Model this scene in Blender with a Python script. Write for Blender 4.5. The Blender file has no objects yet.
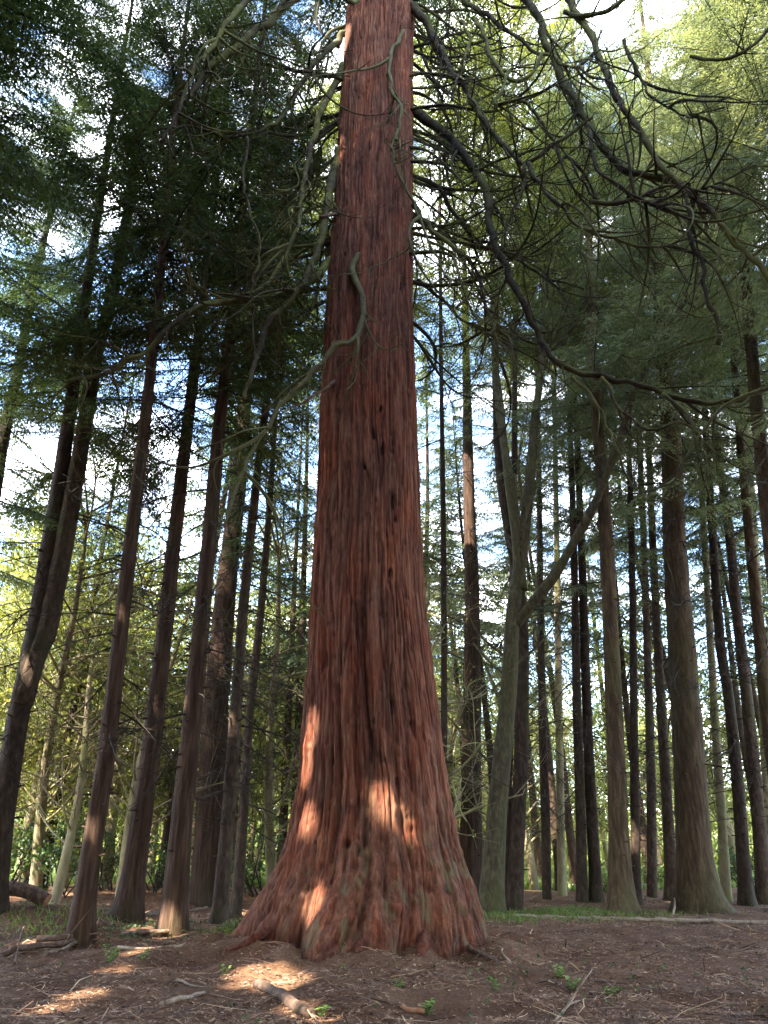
import bpy, math, random
import numpy as np
from mathutils import Vector

random.seed(7)
RNG = np.random.default_rng(11)
scene = bpy.context.scene
COL = scene.collection
PI = math.pi

# ------------------------------------------------------------------ camera
F = 740.0
PITCH = math.radians(24.5)
CAMZ = 1.6
cp, sp = math.cos(PITCH), math.sin(PITCH)
cam = bpy.data.cameras.new("camera")
cam.sensor_fit = 'VERTICAL'
cam.sensor_height = 36.0
cam.lens = F / 1024 * 36.0
cam.clip_start = 0.05
cam.clip_end = 4000
camo = bpy.data.objects.new("camera", cam)
camo.location = (0, 0, CAMZ)
camo.rotation_euler = (PI / 2 + PITCH, 0, 0)
COL.objects.link(camo)
scene.camera = camo


def raydir(px, py):
    u = (px - 384) / F
    w = (512 - py) / F
    return np.array([u, cp - w * sp, sp + w * cp])


def at(px, py, Y):
    d = raydir(px, py)
    t = Y / d[1]
    return np.array([d[0] * t, Y, CAMZ + d[2] * t])


TREE_XY = (-0.28, 14.8)


def smooth(a, b, x):
    t = np.clip((x - a) / (b - a), 0, 1)
    return t * t * (3 - 2 * t)


# ------------------------------------------------------------------ noise
def vnoise(u, v, seed=0, pu=None):
    """lattice value noise in [-1,1]; pu: period in u (integer)"""
    r = np.random.default_rng(seed).random((256, 256)) * 2 - 1
    u = np.asarray(u, float); v = np.asarray(v, float)
    iu = np.floor(u).astype(int); iv = np.floor(v).astype(int)
    fu = u - iu; fv = v - iv
    fu = fu * fu * (3 - 2 * fu); fv = fv * fv * (3 - 2 * fv)
    m = pu if pu else 256
    a = iu % m % 256; b = (iu + 1) % m % 256
    c = iv % 256; d = (iv + 1) % 256
    return (r[a, c] * (1 - fu) + r[b, c] * fu) * (1 - fv) + (r[a, d] * (1 - fu) + r[b, d] * fu) * fv


def gz(x, y):
    x = np.asarray(x, float); y = np.asarray(y, float)
    r2 = (x - TREE_XY[0]) ** 2 + (y - TREE_XY[1]) ** 2
    z = 0.16 * np.exp(-r2 / 12.0) + .12 * np.exp(-r2 / 6.0)
    z = z + .19 * vnoise(x * 2.1 + 30, y * 2.1 + 44, 6) * np.exp(-((np.sqrt(r2) - 2.4) / .7) ** 2)
    z = z + 0.30 * np.exp(-((x + 7.6) ** 2 / 5 + (y - 18.3) ** 2 / 3))
    z = z + 0.22 * smooth(-2, -9, x) * smooth(12, 20, y)
    z = z + 0.07 * vnoise(x * .55 + 40, y * .55 + 31, 3) + 0.06 * vnoise(x * 1.7 + 90, y * 1.7 + 70, 4)
    z = z - 0.16 * np.exp(-((x + 2.75) ** 2 / .18 + (y - 12.6) ** 2 / .22)) + .07 * np.exp(-((x + 2.7) ** 2 / .5 + (y - 13.5) ** 2 / .2))
    z = z + 0.35 * vnoise(x * .05 + 10, y * .05 + 10, 5) * smooth(30, 60, y)
    return z - float(0.0)


def ground_hit(px, py):
    d = raydir(px, py)
    t = 2.0
    o = np.array([0, 0, CAMZ])
    while t < 400:
        p = o + d * t
        if p[2] < gz(p[0], p[1]):
            lo, hi = t - max(.05, t * .01), t
            for _ in range(25):
                m = (lo + hi) / 2
                q = o + d * m
                if q[2] < gz(q[0], q[1]): hi = m
                else: lo = m
            return o + d * hi
        t += max(.05, t * .01)
    return o + d * 60


# ------------------------------------------------------------------ mesh build
def build(name, V, Q=None, T=None, mats=(), qmat=None, tmat=None, smooth_q=True, tint=None, parent=None, extra=None):
    V = np.asarray(V, np.float32).reshape(-1, 3)
    nq = 0 if Q is None else len(Q)
    nt = 0 if T is None else len(T)
    me = bpy.data.meshes.new(name)
    me.vertices.add(len(V))
    me.vertices.foreach_set("co", V.ravel())
    loops = []
    if nq: loops.append(np.asarray(Q, np.int32).ravel())
    if nt: loops.append(np.asarray(T, np.int32).ravel())
    lv = np.concatenate(loops)
    me.loops.add(len(lv))
    me.loops.foreach_set("vertex_index", lv)
    me.polygons.add(nq + nt)
    tot = np.concatenate([np.full(nq, 4, np.int32), np.full(nt, 3, np.int32)])
    st = np.concatenate([[0], np.cumsum(tot)[:-1]]).astype(np.int32)
    me.polygons.foreach_set("loop_start", st)
    mi = np.zeros(nq + nt, np.int32)
    if qmat is not None: mi[:nq] = qmat
    if tmat is not None: mi[nq:] = tmat
    me.polygons.foreach_set("material_index", mi)
    sm = np.zeros(nq + nt, bool)
    sm[:nq] = smooth_q
    me.polygons.foreach_set("use_smooth", sm)
    for m in mats: me.materials.append(m)
    if tint is not None:
        a = me.attributes.new("tint", 'FLOAT', 'POINT')
        a.data.foreach_set("value", np.asarray(tint, np.float32))
    if extra:
        for k, arr in extra.items():
            a = me.attributes.new(k, 'FLOAT', 'POINT')
            a.data.foreach_set("value", np.asarray(arr, np.float32))
    me.update(calc_edges=True)
    o = bpy.data.objects.new(name, me)
    COL.objects.link(o)
    if parent is not None: o.parent = parent
    return o


def empty(name, loc, label, cat, group=None):
    o = bpy.data.objects.new(name, None)
    o.empty_display_size = 0.3
    o.location = [float(v) for v in loc]
    COL.objects.link(o)
    return tag(o, label, cat, group)


def tag(o, label=None, cat=None, group=None, kind=None):
    if label: o["label"] = label
    if cat: o["category"] = cat
    if group: o["group"] = group
    if kind: o["kind"] = kind
    return o


def catmull(P, n):
    P = np.asarray(P, float)
    if len(P) < 3:
        t = np.linspace(0, 1, n)[:, None]
        return P[0] * (1 - t) + P[-1] * t
    A = np.vstack([2 * P[0] - P[1], P, 2 * P[-1] - P[-2]])
    seg = np.linalg.norm(np.diff(P, axis=0), axis=1)
    cum = np.concatenate([[0], np.cumsum(seg)])
    s = np.linspace(0, cum[-1], n)
    i = np.clip(np.searchsorted(cum, s, side='right') - 1, 0, len(P) - 2)
    t = ((s - cum[i]) / np.maximum(seg[i], 1e-9))[:, None]
    p0, p1, p2, p3 = A[i], A[i + 1], A[i + 2], A[i + 3]
    return 0.5 * (2 * p1 + (p2 - p0) * t + (2 * p0 - 5 * p1 + 4 * p2 - p3) * t * t + (3 * p1 - p0 - 3 * p2 + p3) * t ** 3)


class Geo:
    """collects tubes (quads) and slivers (triangles) into one mesh"""
    def __init__(s):
        s.V = []; s.Q = []; s.T = []; s.n = 0; s.qm = []; s.tm = []; s.tint = []

    def add(s, V, Q=None, T=None, m=0, tint=0.5):
        V = np.asarray(V, float).reshape(-1, 3)
        s.V.append(V)
        if Q is not None and len(Q):
            s.Q.append(np.asarray(Q) + s.n); s.qm.append(np.full(len(Q), m))
        if T is not None and len(T):
            s.T.append(np.asarray(T) + s.n); s.tm.append(np.full(len(T), m))
        s.tint.append(np.broadcast_to(np.asarray(tint, float), (len(V),)))
        s.n += len(V)

    def tube(s, P, R, seg=6, m=0, tint=0.5, rough=0.0, seed=0, cap=True):
        P = np.asarray(P, float); R = np.broadcast_to(np.asarray(R, float), (len(P),))
        n = len(P)
        Tn = np.gradient(P, axis=0)
        Tn /= np.maximum(np.linalg.norm(Tn, axis=1, keepdims=True), 1e-9)
        up = np.array([0, 0, 1.0]) if abs(Tn[0][2]) < .9 else np.array([1.0, 0, 0])
        N = np.zeros_like(P)
        a = np.cross(Tn[0], up); a /= np.linalg.norm(a)
        for i in range(n):
            a = a - Tn[i] * np.dot(a, Tn[i]); a /= max(np.linalg.norm(a), 1e-9)
            N[i] = a
        B = np.cross(Tn, N)
        th = np.linspace(0, 2 * PI, seg, endpoint=False)
        rr = R[:, None] * np.ones(seg)[None, :]
        if rough:
            ii = np.arange(n)[:, None] * .9; jj = np.arange(seg)[None, :] * 1.0
            rr = rr * (1 + rough * vnoise(jj + 0 * ii, ii + 0 * jj + seed * 7.3, seed % 50 + 60, seg))
        V = P[:, None, :] + rr[..., None] * (np.cos(th)[None, :, None] * N[:, None, :] + np.sin(th)[None, :, None] * B[:, None, :])
        V = V.reshape(-1, 3)
        i = np.arange(n - 1)[:, None]; j = np.arange(seg)[None, :]
        q = np.stack([i * seg + j, i * seg + (j + 1) % seg, (i + 1) * seg + (j + 1) % seg, (i + 1) * seg + j], -1).reshape(-1, 4)
        T = None
        if cap:
            V = np.vstack([V, P[-1] + Tn[-1] * R[-1] * .3, P[0] - Tn[0] * R[0] * .1])
            e = n * seg
            jj = np.arange(seg)
            T = np.vstack([np.stack([(n - 1) * seg + jj, (n - 1) * seg + (jj + 1) % seg, np.full(seg, e)], -1),
                           np.stack([(jj + 1) % seg, jj, np.full(seg, e + 1)], -1)])
        s.add(V, q, T, m, tint)

    def obj(s, name, mats, parent=None):
        V = np.vstack(s.V)
        Q = np.vstack(s.Q) if s.Q else None
        T = np.vstack(s.T) if s.T else None
        return build(name, V, Q, T, mats, np.concatenate(s.qm) if s.qm else None, np.concatenate(s.tm) if s.tm else None,
                     True, np.concatenate(s.tint), parent)


# ------------------------------------------------------------------ materials
def newmat(name):
    m = bpy.data.materials.new(name)
    m.use_nodes = True
    nt = m.node_tree
    nt.nodes.clear()
    return m, nt, nt.nodes, nt.links


def ramp(nodes, stops):
    r = nodes.new("ShaderNodeValToRGB")
    e = r.color_ramp.elements
    while len(e) > 1: e.remove(e[-1])
    e[0].position = stops[0][0]; e[0].color = (*stops[0][1], 1)
    for p, c in stops[1:]:
        x = e.new(p); x.color = (*c, 1)
    return r


def mixc(nodes, links, fac, a, b, mode='MIX'):
    m = nodes.new("ShaderNodeMix"); m.data_type = 'RGBA'; m.blend_type = mode
    for sock, v in ((0, fac), (6, a), (7, b)):
        if isinstance(v, (int, float)): m.inputs[sock].default_value = v
        elif isinstance(v, tuple): m.inputs[sock].default_value = (*v, 1)
        else: links.new(v, m.inputs[sock])
    return m.outputs[2]


def math_n(nodes, links, op, a, b=None, clamp=False):
    m = nodes.new("ShaderNodeMath"); m.operation = op; m.use_clamp = clamp
    for i, v in ((0, a), (1, b)):
        if v is None: continue
        if isinstance(v, (int, float)): m.inputs[i].default_value = v
        else: links.new(v, m.inputs[i])
    return m.outputs[0]


def coords(nodes, links, scale, use='Object'):
    tc = nodes.new("ShaderNodeTexCoord")
    mp = nodes.new("ShaderNodeMapping")
    mp.inputs['Scale'].default_value = scale
    links.new(tc.outputs[use], mp.inputs[0])
    return mp.outputs[0]


def noise(nodes, links, vec, scale, detail=4, rough=.55, dist=0):
    n = nodes.new("ShaderNodeTexNoise")
    n.inputs['Scale'].default_value = scale
    n.inputs['Detail'].default_value = detail
    n.inputs['Roughness'].default_value = rough
    n.inputs['Distortion'].default_value = dist
    links.new(vec, n.inputs['Vector'])
    return n.outputs[0]


def bark(name, c1, c2, c3, moss=None, moss_amt=.45, vs=(6, 6, 1.2), bump=.6, bdist=.04, dark_attr=False, topmoss=0.0):
    m, nt, N, L = newmat(name)
    out = N.new("ShaderNodeOutputMaterial"); b = N.new("ShaderNodeBsdfPrincipled")
    b.inputs['Roughness'].default_value = .9
    b.inputs['Specular IOR Level'].default_value = .18
    v = coords(N, L, vs)
    n1 = noise(N, L, v, 1.0, 6, .65)
    n2 = noise(N, L, coords(N, L, (1, 1, .5)), .8, 3, .6)
    n3 = noise(N, L, v, 4.0, 6, .75)
    r = ramp(N, [(.30, c1), (.5, c2), (.68, c3)])
    L.new(n1, r.inputs[0])
    col = mixc(N, L, math_n(N, L, 'MULTIPLY', n3, .45), r.outputs[0], c1)
    if moss:
        k = N.new("ShaderNodeMapRange"); k.inputs[1].default_value = 1 - moss_amt - .12; k.inputs[2].default_value = 1 - moss_amt + .12
        L.new(n2, k.inputs[0])
        fac = math_n(N, L, 'MULTIPLY', k.outputs[0], .75)
        if topmoss:
            g = N.new("ShaderNodeNewGeometry"); sx = N.new("ShaderNodeSeparateXYZ")
            L.new(g.outputs['Normal'], sx.inputs[0])
            tm = N.new("ShaderNodeMapRange"); tm.inputs[1].default_value = .1; tm.inputs[2].default_value = .8; tm.inputs[4].default_value = topmoss
            L.new(sx.outputs[2], tm.inputs[0])
            fac = math_n(N, L, 'MULTIPLY', math_n(N, L, 'ADD', fac, tm.outputs[0], True), n3, True)
            fac = math_n(N, L, 'MULTIPLY', fac, 1.5, True)
        col = mixc(N, L, fac, col, moss)
    if dark_attr:
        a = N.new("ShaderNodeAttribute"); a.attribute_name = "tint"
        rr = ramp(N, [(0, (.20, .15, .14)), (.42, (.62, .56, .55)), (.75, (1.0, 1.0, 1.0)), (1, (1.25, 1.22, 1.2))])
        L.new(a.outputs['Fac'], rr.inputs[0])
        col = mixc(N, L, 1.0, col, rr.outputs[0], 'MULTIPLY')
        pn = noise(N, L, coords(N, L, (2.2, 2.2, .5)), 1.0, 5, .65)
        pr_ = ramp(N, [(.34, (1.22, .95, .78)), (.5, (1, 1, 1)), (.64, (.86, .98, 1.06))])
        L.new(pn, pr_.inputs[0]); col = mixc(N, L, 1.0, col, pr_.outputs[0], 'MULTIPLY')
        gn = N.new("ShaderNodeMapRange"); gn.inputs[1].default_value = .52; gn.inputs[2].default_value = .72; gn.inputs[4].default_value = .45
        L.new(noise(N, L, coords(N, L, (9, 9, 1.4)), 1.0, 6, .75), gn.inputs[0])
        col = mixc(N, L, gn.outputs[0], col, (.20, .125, .082))
        a2 = N.new("ShaderNodeAttribute"); a2.attribute_name = "algae"
        ng = noise(N, L, coords(N, L, (3, 3, 1.2)), 1.3, 5, .7)
        kk = N.new("ShaderNodeMapRange"); kk.inputs[1].default_value = .5; kk.inputs[2].default_value = .68
        L.new(ng, kk.inputs[0])
        f = math_n(N, L, 'MULTIPLY', a2.outputs['Fac'], kk.outputs[0], True)
        col = mixc(N, L, f, col, (.105, .092, .045))
    else:
        oi = N.new("ShaderNodeObjectInfo")
        h = N.new("ShaderNodeHueSaturation")
        L.new(col, h.inputs['Color'])
        mr = N.new("ShaderNodeMapRange"); mr.inputs[3].default_value = .7; mr.inputs[4].default_value = 1.3
        L.new(oi.outputs['Random'], mr.inputs[0]); L.new(mr.outputs[0], h.inputs['Value'])
        col = h.outputs[0]
    L.new(col, b.inputs['Base Color'])
    bp = N.new("ShaderNodeBump"); bp.inputs['Strength'].default_value = bump; bp.inputs['Distance'].default_value = bdist
    hgt = math_n(N, L, 'ADD', n1, math_n(N, L, 'MULTIPLY', n3, .4))
    L.new(hgt, bp.inputs['Height']); L.new(bp.outputs[0], b.inputs['Normal'])
    L.new(b.outputs[0], out.inputs[0])
    return m


def leaf(name, c1, c2, c3, trans=.35, rand=.25):
    m, nt, N, L = newmat(name)
    out = N.new("ShaderNodeOutputMaterial")
    a = N.new("ShaderNodeAttribute"); a.attribute_name = "tint"
    r = ramp(N, [(0, c1), (.5, c2), (1, c3)])
    L.new(a.outputs['Fac'], r.inputs[0])
    oi = N.new("ShaderNodeObjectInfo"); h = N.new("ShaderNodeHueSaturation")
    mr = N.new("ShaderNodeMapRange"); mr.inputs[3].default_value = 1 - rand; mr.inputs[4].default_value = 1 + rand
    L.new(oi.outputs['Random'], mr.inputs[0]); L.new(mr.outputs[0], h.inputs['Value'])
    L.new(r.outputs[0], h.inputs['Color'])
    d = N.new("ShaderNodeBsdfPrincipled"); d.inputs['Roughness'].default_value = .55; d.inputs['Specular IOR Level'].default_value = .35
    t = N.new("ShaderNodeBsdfTranslucent")
    L.new(h.outputs[0], d.inputs['Base Color'])
    tc = mixc(N, L, 1.0, h.outputs[0], (1.5, 1.35, .6), 'MULTIPLY')
    L.new(tc, t.inputs[0])
    mx = N.new("ShaderNodeMixShader"); mx.inputs[0].default_value = trans
    L.new(d.outputs[0], mx.inputs[1]); L.new(t.outputs[0], mx.inputs[2])
    L.new(mx.outputs[0], out.inputs[0])
    return m


M = {}
M['sequoia'] = bark('sequoia_bark', (.060, .019, .010), (.152, .051, .025), (.27, .118, .064), vs=(16, 16, 1.3), bump=.9, bdist=.035, dark_attr=True)
M['spruce'] = bark('spruce_bark', (.017, .011, .007), (.052, .032, .020), (.105, .068, .043), moss=(.05, .05, .02), moss_amt=.38, vs=(9, 9, 4), bump=.8)
M['redbark'] = bark('red_bark', (.017, .009, .005), (.056, .030, .017), (.12, .07, .042), moss=(.052, .046, .016), moss_amt=.33, vs=(13, 13, 1.2), bump=.9)
M['brownbark'] = bark('brown_bark', (.024, .015, .007), (.076, .048, .024), (.145, .098, .052), moss=(.075, .066, .022), moss_amt=.40, vs=(11, 11, 1.6), bump=.9)
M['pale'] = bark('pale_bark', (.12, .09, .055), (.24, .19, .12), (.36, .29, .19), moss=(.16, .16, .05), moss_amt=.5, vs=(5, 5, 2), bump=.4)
M['greybark'] = bark('smooth_bark', (.035, .028, .016), (.10, .082, .046), (.19, .16, .095), moss=(.085, .082, .026), moss_amt=.45, vs=(11, 11, 3.5), bump=.9, bdist=.03)
M['branch'] = bark('branch_bark', (.013, .009, .006), (.036, .026, .016), (.07, .052, .034), moss=(.11, .112, .026), moss_amt=.47, vs=(7, 7, 7), bump=.6, bdist=.015, topmoss=.55)
M['mossbranch'] = bark('mossy_branch_bark', (.045, .035, .024), (.095, .078, .046), (.17, .14, .085), moss=(.10, .10, .032), moss_amt=.6, vs=(9, 9, 9), bump=.6, bdist=.015, topmoss=.6)
M['twig'] = bark('twig_bark', (.015, .011, .008), (.04, .03, .021), (.075, .058, .04), vs=(6, 6, 6), bump=.2)
M['deadwood'] = bark('dead_wood', (.05, .028, .018), (.13, .08, .054), (.25, .17, .12), vs=(12, 12, 12), bump=.7, bdist=.012)
M['palewood'] = bark('pale_stick', (.12, .08, .055), (.24, .175, .12), (.38, .29, .21), vs=(8, 8, 8), bump=.4, bdist=.01)
M['cutwood'] = bark('cut_wood', (.22, .09, .045), (.36, .17, .09), (.45, .24, .14), vs=(10, 10, 10), bump=.3, bdist=.01)
M['needle'] = leaf('conifer_needles', (.024, .042, .017), (.05, .08, .032), (.10, .13, .05), .45)
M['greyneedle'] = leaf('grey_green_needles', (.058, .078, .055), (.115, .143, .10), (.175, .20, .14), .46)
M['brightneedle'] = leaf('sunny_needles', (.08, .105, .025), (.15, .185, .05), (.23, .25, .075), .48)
M['springleaf'] = leaf('spring_leaves', (.11, .135, .035), (.19, .22, .07), (.29, .305, .12), .5)
M['shrubleaf'] = leaf('shrub_leaves', (.02, .05, .015), (.05, .10, .03), (.10, .16, .05), .3)
M['grassblade'] = leaf('grass_blades', (.07, .10, .025), (.125, .175, .045), (.2, .24, .08), .4)
M['sprout'] = leaf('sprout_leaves', (.09, .17, .03), (.15, .26, .05), (.24, .34, .09), .4)


def litter_mat():
    m, nt, N, L = newmat('litter_bits')
    out = N.new("ShaderNodeOutputMaterial"); b = N.new("ShaderNodeBsdfPrincipled")
    b.inputs['Roughness'].default_value = .85
    a = N.new("ShaderNodeAttribute"); a.attribute_name = "tint"
    r = ramp(N, [(0, (.035, .018, .012)), (.35, (.145, .066, .032)), (.62, (.28, .145, .072)), (.85, (.43, .27, .145)), (1, (.62, .45, .28))])
    L.new(a.outputs['Fac'], r.inputs[0]); L.new(r.outputs[0], b.inputs['Base Color'])
    L.new(b.outputs[0], out.inputs[0])
    return m


M['litter'] = litter_mat()


def ground_mat():
    m, nt, N, L = newmat('forest_floor')
    out = N.new("ShaderNodeOutputMaterial"); b = N.new("ShaderNodeBsdfPrincipled")
    b.inputs['Roughness'].default_value = .95; b.inputs['Specular IOR Level'].default_value = .15
    v = coords(N, L, (1, 1, 1))
    n1 = noise(N, L, v, 1.1, 6, .62)
    n2 = noise(N, L, v, 26, 5, .7)
    n3 = noise(N, L, v, 90, 3, .7)
    r = ramp(N, [(.34, (.045, .021, .011)), (.5, (.135, .068, .034)), (.66, (.25, .145, .08))])
    L.new(mixc(N, L, .55, n1, n2), r.inputs[0])
    col = mixc(N, L, math_n(N, L, 'MULTIPLY', n3, .5), r.outputs[0], (.07, .034, .020))
    # grass and path beyond the wood
    sx = N.new("ShaderNodeSeparateXYZ"); L.new(v, sx.inputs[0])
    nb = noise(N, L, v, .16, 4, .6)
    yy = math_n(N, L, 'ADD', sx.outputs[1], math_n(N, L, 'MULTIPLY', nb, 14))
    g = N.new("ShaderNodeMapRange"); g.inputs[1].default_value = 43; g.inputs[2].default_value = 48
    L.new(yy, g.inputs[0])
    gr = ramp(N, [(.3, (.08, .12, .025)), (.6, (.15, .21, .045)), (.8, (.2, .22, .07))])
    L.new(noise(N, L, v, .9, 5, .7), gr.inputs[0])
    col = mixc(N, L, g.outputs[0], col, gr.outputs[0])
    L.new(col, b.inputs['Base Color'])
    bp = N.new("ShaderNodeBump"); bp.inputs['Strength'].default_value = .9; bp.inputs['Distance'].default_value = .03
    L.new(math_n(N, L, 'ADD', n2, math_n(N, L, 'MULTIPLY', n3, .5)), bp.inputs['Height']); L.new(bp.outputs[0], b.inputs['Normal'])
    L.new(b.outputs[0], out.inputs[0])
    return m


def path_mat():
    m, nt, N, L = newmat('worn_path')
    out = N.new("ShaderNodeOutputMaterial"); b = N.new("ShaderNodeBsdfPrincipled")
    b.inputs['Roughness'].default_value = .95
    v = coords(N, L, (1, 1, 1))
    r = ramp(N, [(.3, (.14, .10, .085)), (.7, (.30, .24, .20))])
    L.new(noise(N, L, v, 3, 6, .7), r.inputs[0]); L.new(r.outputs[0], b.inputs['Base Color'])
    L.new(b.outputs[0], out.inputs[0])
    return m


# ------------------------------------------------------------------ sun
SUN = np.array([-0.52, -0.46, 0.72]); SUN /= np.linalg.norm(SUN)
EL = math.asin(SUN[2]); AZ = math.atan2(SUN[0], SUN[1])
sl = bpy.data.lights.new("sun", 'SUN')
sl.energy = 4.2; sl.angle = math.radians(.53); sl.color = (1.0, .93, .82)
so = bpy.data.objects.new("sun", sl)
so.rotation_euler = Vector(SUN).to_track_quat('Z', 'Y').to_euler()
COL.objects.link(so)

w = bpy.data.worlds.new("World"); scene.world = w; w.use_nodes = True
nt = w.node_tree; nt.nodes.clear(); N, L = nt.nodes, nt.links
wo = N.new("ShaderNodeOutputWorld"); bg = N.new("ShaderNodeBackground")
sky = N.new("ShaderNodeTexSky"); sky.sky_type = 'NISHITA'; sky.sun_disc = False
sky.sun_elevation = EL; sky.sun_rotation = AZ; sky.air_density = 1.0; sky.dust_density = .5; sky.ozone_density = 2.5
bg.inputs[1].default_value = .15
tc = N.new("ShaderNodeTexCoord")
mp = N.new("ShaderNodeMapping"); mp.inputs['Scale'].default_value = (1, 1, 2.2)
L.new(tc.outputs['Generated'], mp.inputs[0])
cn = noise(N, L, mp.outputs[0], 2.6, 7, .6, .3)
cr = N.new("ShaderNodeMapRange"); cr.inputs[1].default_value = .50; cr.inputs[2].default_value = .66
L.new(cn, cr.inputs[0])
cl = mixc(N, L, cr.outputs[0], sky.outputs[0], (11.0, 11.2, 11.8))
L.new(cl, bg.inputs[0]); L.new(bg.outputs[0], wo.inputs[0])

# canopy holes added along the sun's path to place the sun flecks
GAPS = []


def gap(p, r): GAPS.append((np.asarray(p, float), r * 1.02))


def carve_mask(C):
    """True for the points (world) that stay"""
    keep = np.ones(len(C), bool)
    for p, r in GAPS:
        d = C - p
        t = d @ SUN
        k = (t > 1.0) & ((np.einsum('ij,ij->i', d, d) - t * t) < r * r)
        keep &= ~k
    return keep


# ------------------------------------------------------------------ foliage
def spray(rng, L0, droop, hang, spacing=.11, sl=.12, sw=.032, ttw=.5, curl=0.0):
    """one conifer branch along +x: triangles (n,3,3), tint (n,), axis polyline"""
    ax = np.linspace(0, L0, 8)
    bend = rng.normal(0, .10)
    axis = np.stack([ax, bend * ax * ax / L0, .10 * ax - droop * ax * ax / L0 + curl * ax ** 3 / L0 ** 2], -1)
    tri = []; tint = []
    s = .12 * L0
    side = 1
    while s < L0:
        f = s / L0
        b = np.array([s, bend * s * s / L0, .10 * s - droop * s * s / L0 + curl * s ** 3 / L0 ** 2])
        l = (.16 + ttw * (1 - f) ** .8 * min(1, f * 3.5)) * L0 * rng.uniform(.35, .55) * (2.2 if f > .9 else 1)
        l = min(l, 1.1)
        ang = math.radians(rng.uniform(40, 68)) * side
        d = np.array([math.cos(ang), math.sin(ang), rng.normal(-.05, .18) - hang * rng.uniform(.4, 1.2)])
        d /= np.linalg.norm(d)
        n = max(3, int(l / (sl * .48)))
        t = np.linspace(.05, 1, n)
        P = b + np.outer(t * l, d); P[:, 2] -= hang * .5 * l * t * t
        for sg in (1, -1):
            pd = np.cross(d, [0, 0, 1.0]); pd /= max(np.linalg.norm(pd), 1e-6)
            dirs = d * .75 + pd * sg * .62 + rng.normal(0, .13, (n, 3)); dirs[:, 2] -= hang * .65
            dirs /= np.linalg.norm(dirs, axis=1, keepdims=True)
            ln = sl * rng.uniform(.7, 1.3, n) * (1 - .45 * t)
            wv = np.cross(dirs, rng.normal(0, .6, (n, 3)) + np.array([0, 0, 1.0]))
            wv /= np.maximum(np.linalg.norm(wv, axis=1, keepdims=True), 1e-6)
            wv *= sw * .5
            tri.append(np.stack([P + wv, P - wv, P + dirs * ln[:, None]], 1))
            tint.append(np.clip(.25 + .35 * t + rng.normal(0, .14, n), 0, 1))
        s += spacing * rng.uniform(.6, 1.35) * .5
        side = -side
    return np.concatenate(tri), np.concatenate(tint), axis


def templates(seed, n, L0, **k):
    rng = np.random.default_rng(seed)
    return [spray(rng, L0, k.get('droop', .25) * rng.uniform(.6, 1.5), k.get('hang', .35) * rng.uniform(.7, 1.3), k.get('spacing', .11),
                  k.get('sl', .12), k.get('sw', .032), k.get('ttw', .5), k.get('curl', 0) * rng.uniform(.5, 1.4)) for _ in range(n)]


TPL = {
    'spruce': templates(1, 10, 3.0, droop=.30, hang=.5, curl=.18, spacing=.068, sl=.19, sw=.032),
    'cedar': templates(2, 10, 3.0, droop=.38, hang=.75, curl=.25, spacing=.075, sl=.17, sw=.036),
    'light': templates(3, 9, 3.0, droop=.22, hang=.4, spacing=.13, sl=.15, sw=.036),
    'far': templates(4, 7, 3.0, droop=.3, hang=.5, spacing=.18, sl=.24, sw=.07),
    'dense': templates(5, 7, 3.0, droop=.25, hang=.3, spacing=.22, sl=.30, sw=.12),
}


def crown_mesh(rng, style, cx_of_z, z0, z1, lmax, per_m=9.0, sparse_low=.5, world=None, carve=False, lmin=.6, shape=.8, keep_fn=None):
    """conifer crown in tree-local coordinates; returns V,T,tint"""
    tp = TPL[style]
    A = []; TI = []; AX = []
    n = int((z1 - z0) * per_m)
    for i in range(n):
        z = z0 + (z1 - z0) * (i + rng.random()) / n
        f = (z - z0) / (z1 - z0)
        if rng.random() > sparse_low + (1 - sparse_low) * min(1, f * 3.0): continue
        Lb = (lmin + (lmax - lmin) * min(1, (1 - f) ** shape * 1.15) * (.55 + .45 * min(1, f * 4))) * rng.uniform(.6, 1.15)
        tri, ti, ax = tp[rng.integers(len(tp))]
        sc = Lb / 3.0
        az = rng.random() * 2 * PI
        tilt = rng.normal(-.06 + .25 * f, .14)
        c, s_ = math.cos(az), math.sin(az); ct, st = math.cos(tilt), math.sin(tilt)
        R = np.array([[c, -s_, 0], [s_, c, 0], [0, 0, 1]]) @ np.array([[ct, 0, -st], [0, 1, 0], [st, 0, ct]])
        # slivers keep their size: scale positions of the sliver base only
        base = (tri[:, 0] + tri[:, 1]) * .5
        off = tri - base[:, None, :]
        k = rng.random(len(tri)) < max(.35, min(1.0, sc * 1.05))
        T3 = (base[k] * sc)[:, None, :] + off[k] * max(.7, min(1.15, sc))
        o = np.append(cx_of_z(z), z)
        A.append(T3 @ R.T + o)
        TI.append(np.clip(ti[k] + rng.normal(0, .13), 0, 1))
        AX.append((ax * sc) @ R.T + o)
    tri = np.concatenate(A); ti = np.concatenate(TI)
    keep = np.ones(len(tri), bool)
    if world is not None:
        C = tri.mean(1) + world
        if carve: keep &= carve_mask(C)
        if keep_fn is not None: keep &= keep_fn(C)
    if carve: AX = [a for a in AX if carve_mask(a + world).all()]
    return tri[keep], ti[keep], AX


def crown_obj(name, parent, tri, ti, AX, lm, tm, twig=True):
    g = Geo()
    g.add(tri.reshape(-1, 3), None, np.arange(len(tri) * 3).reshape(-1, 3), 0, np.repeat(ti, 3))
    if twig:
        for ax in AX:
            l = np.linalg.norm(ax[-1] - ax[0])
            g.tube(ax, np.linspace(.010 + .006 * l, .004, len(ax)), 3, 1, .5, cap=False)
    return g.obj(name, [M[lm], M[tm]], parent)


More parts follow.
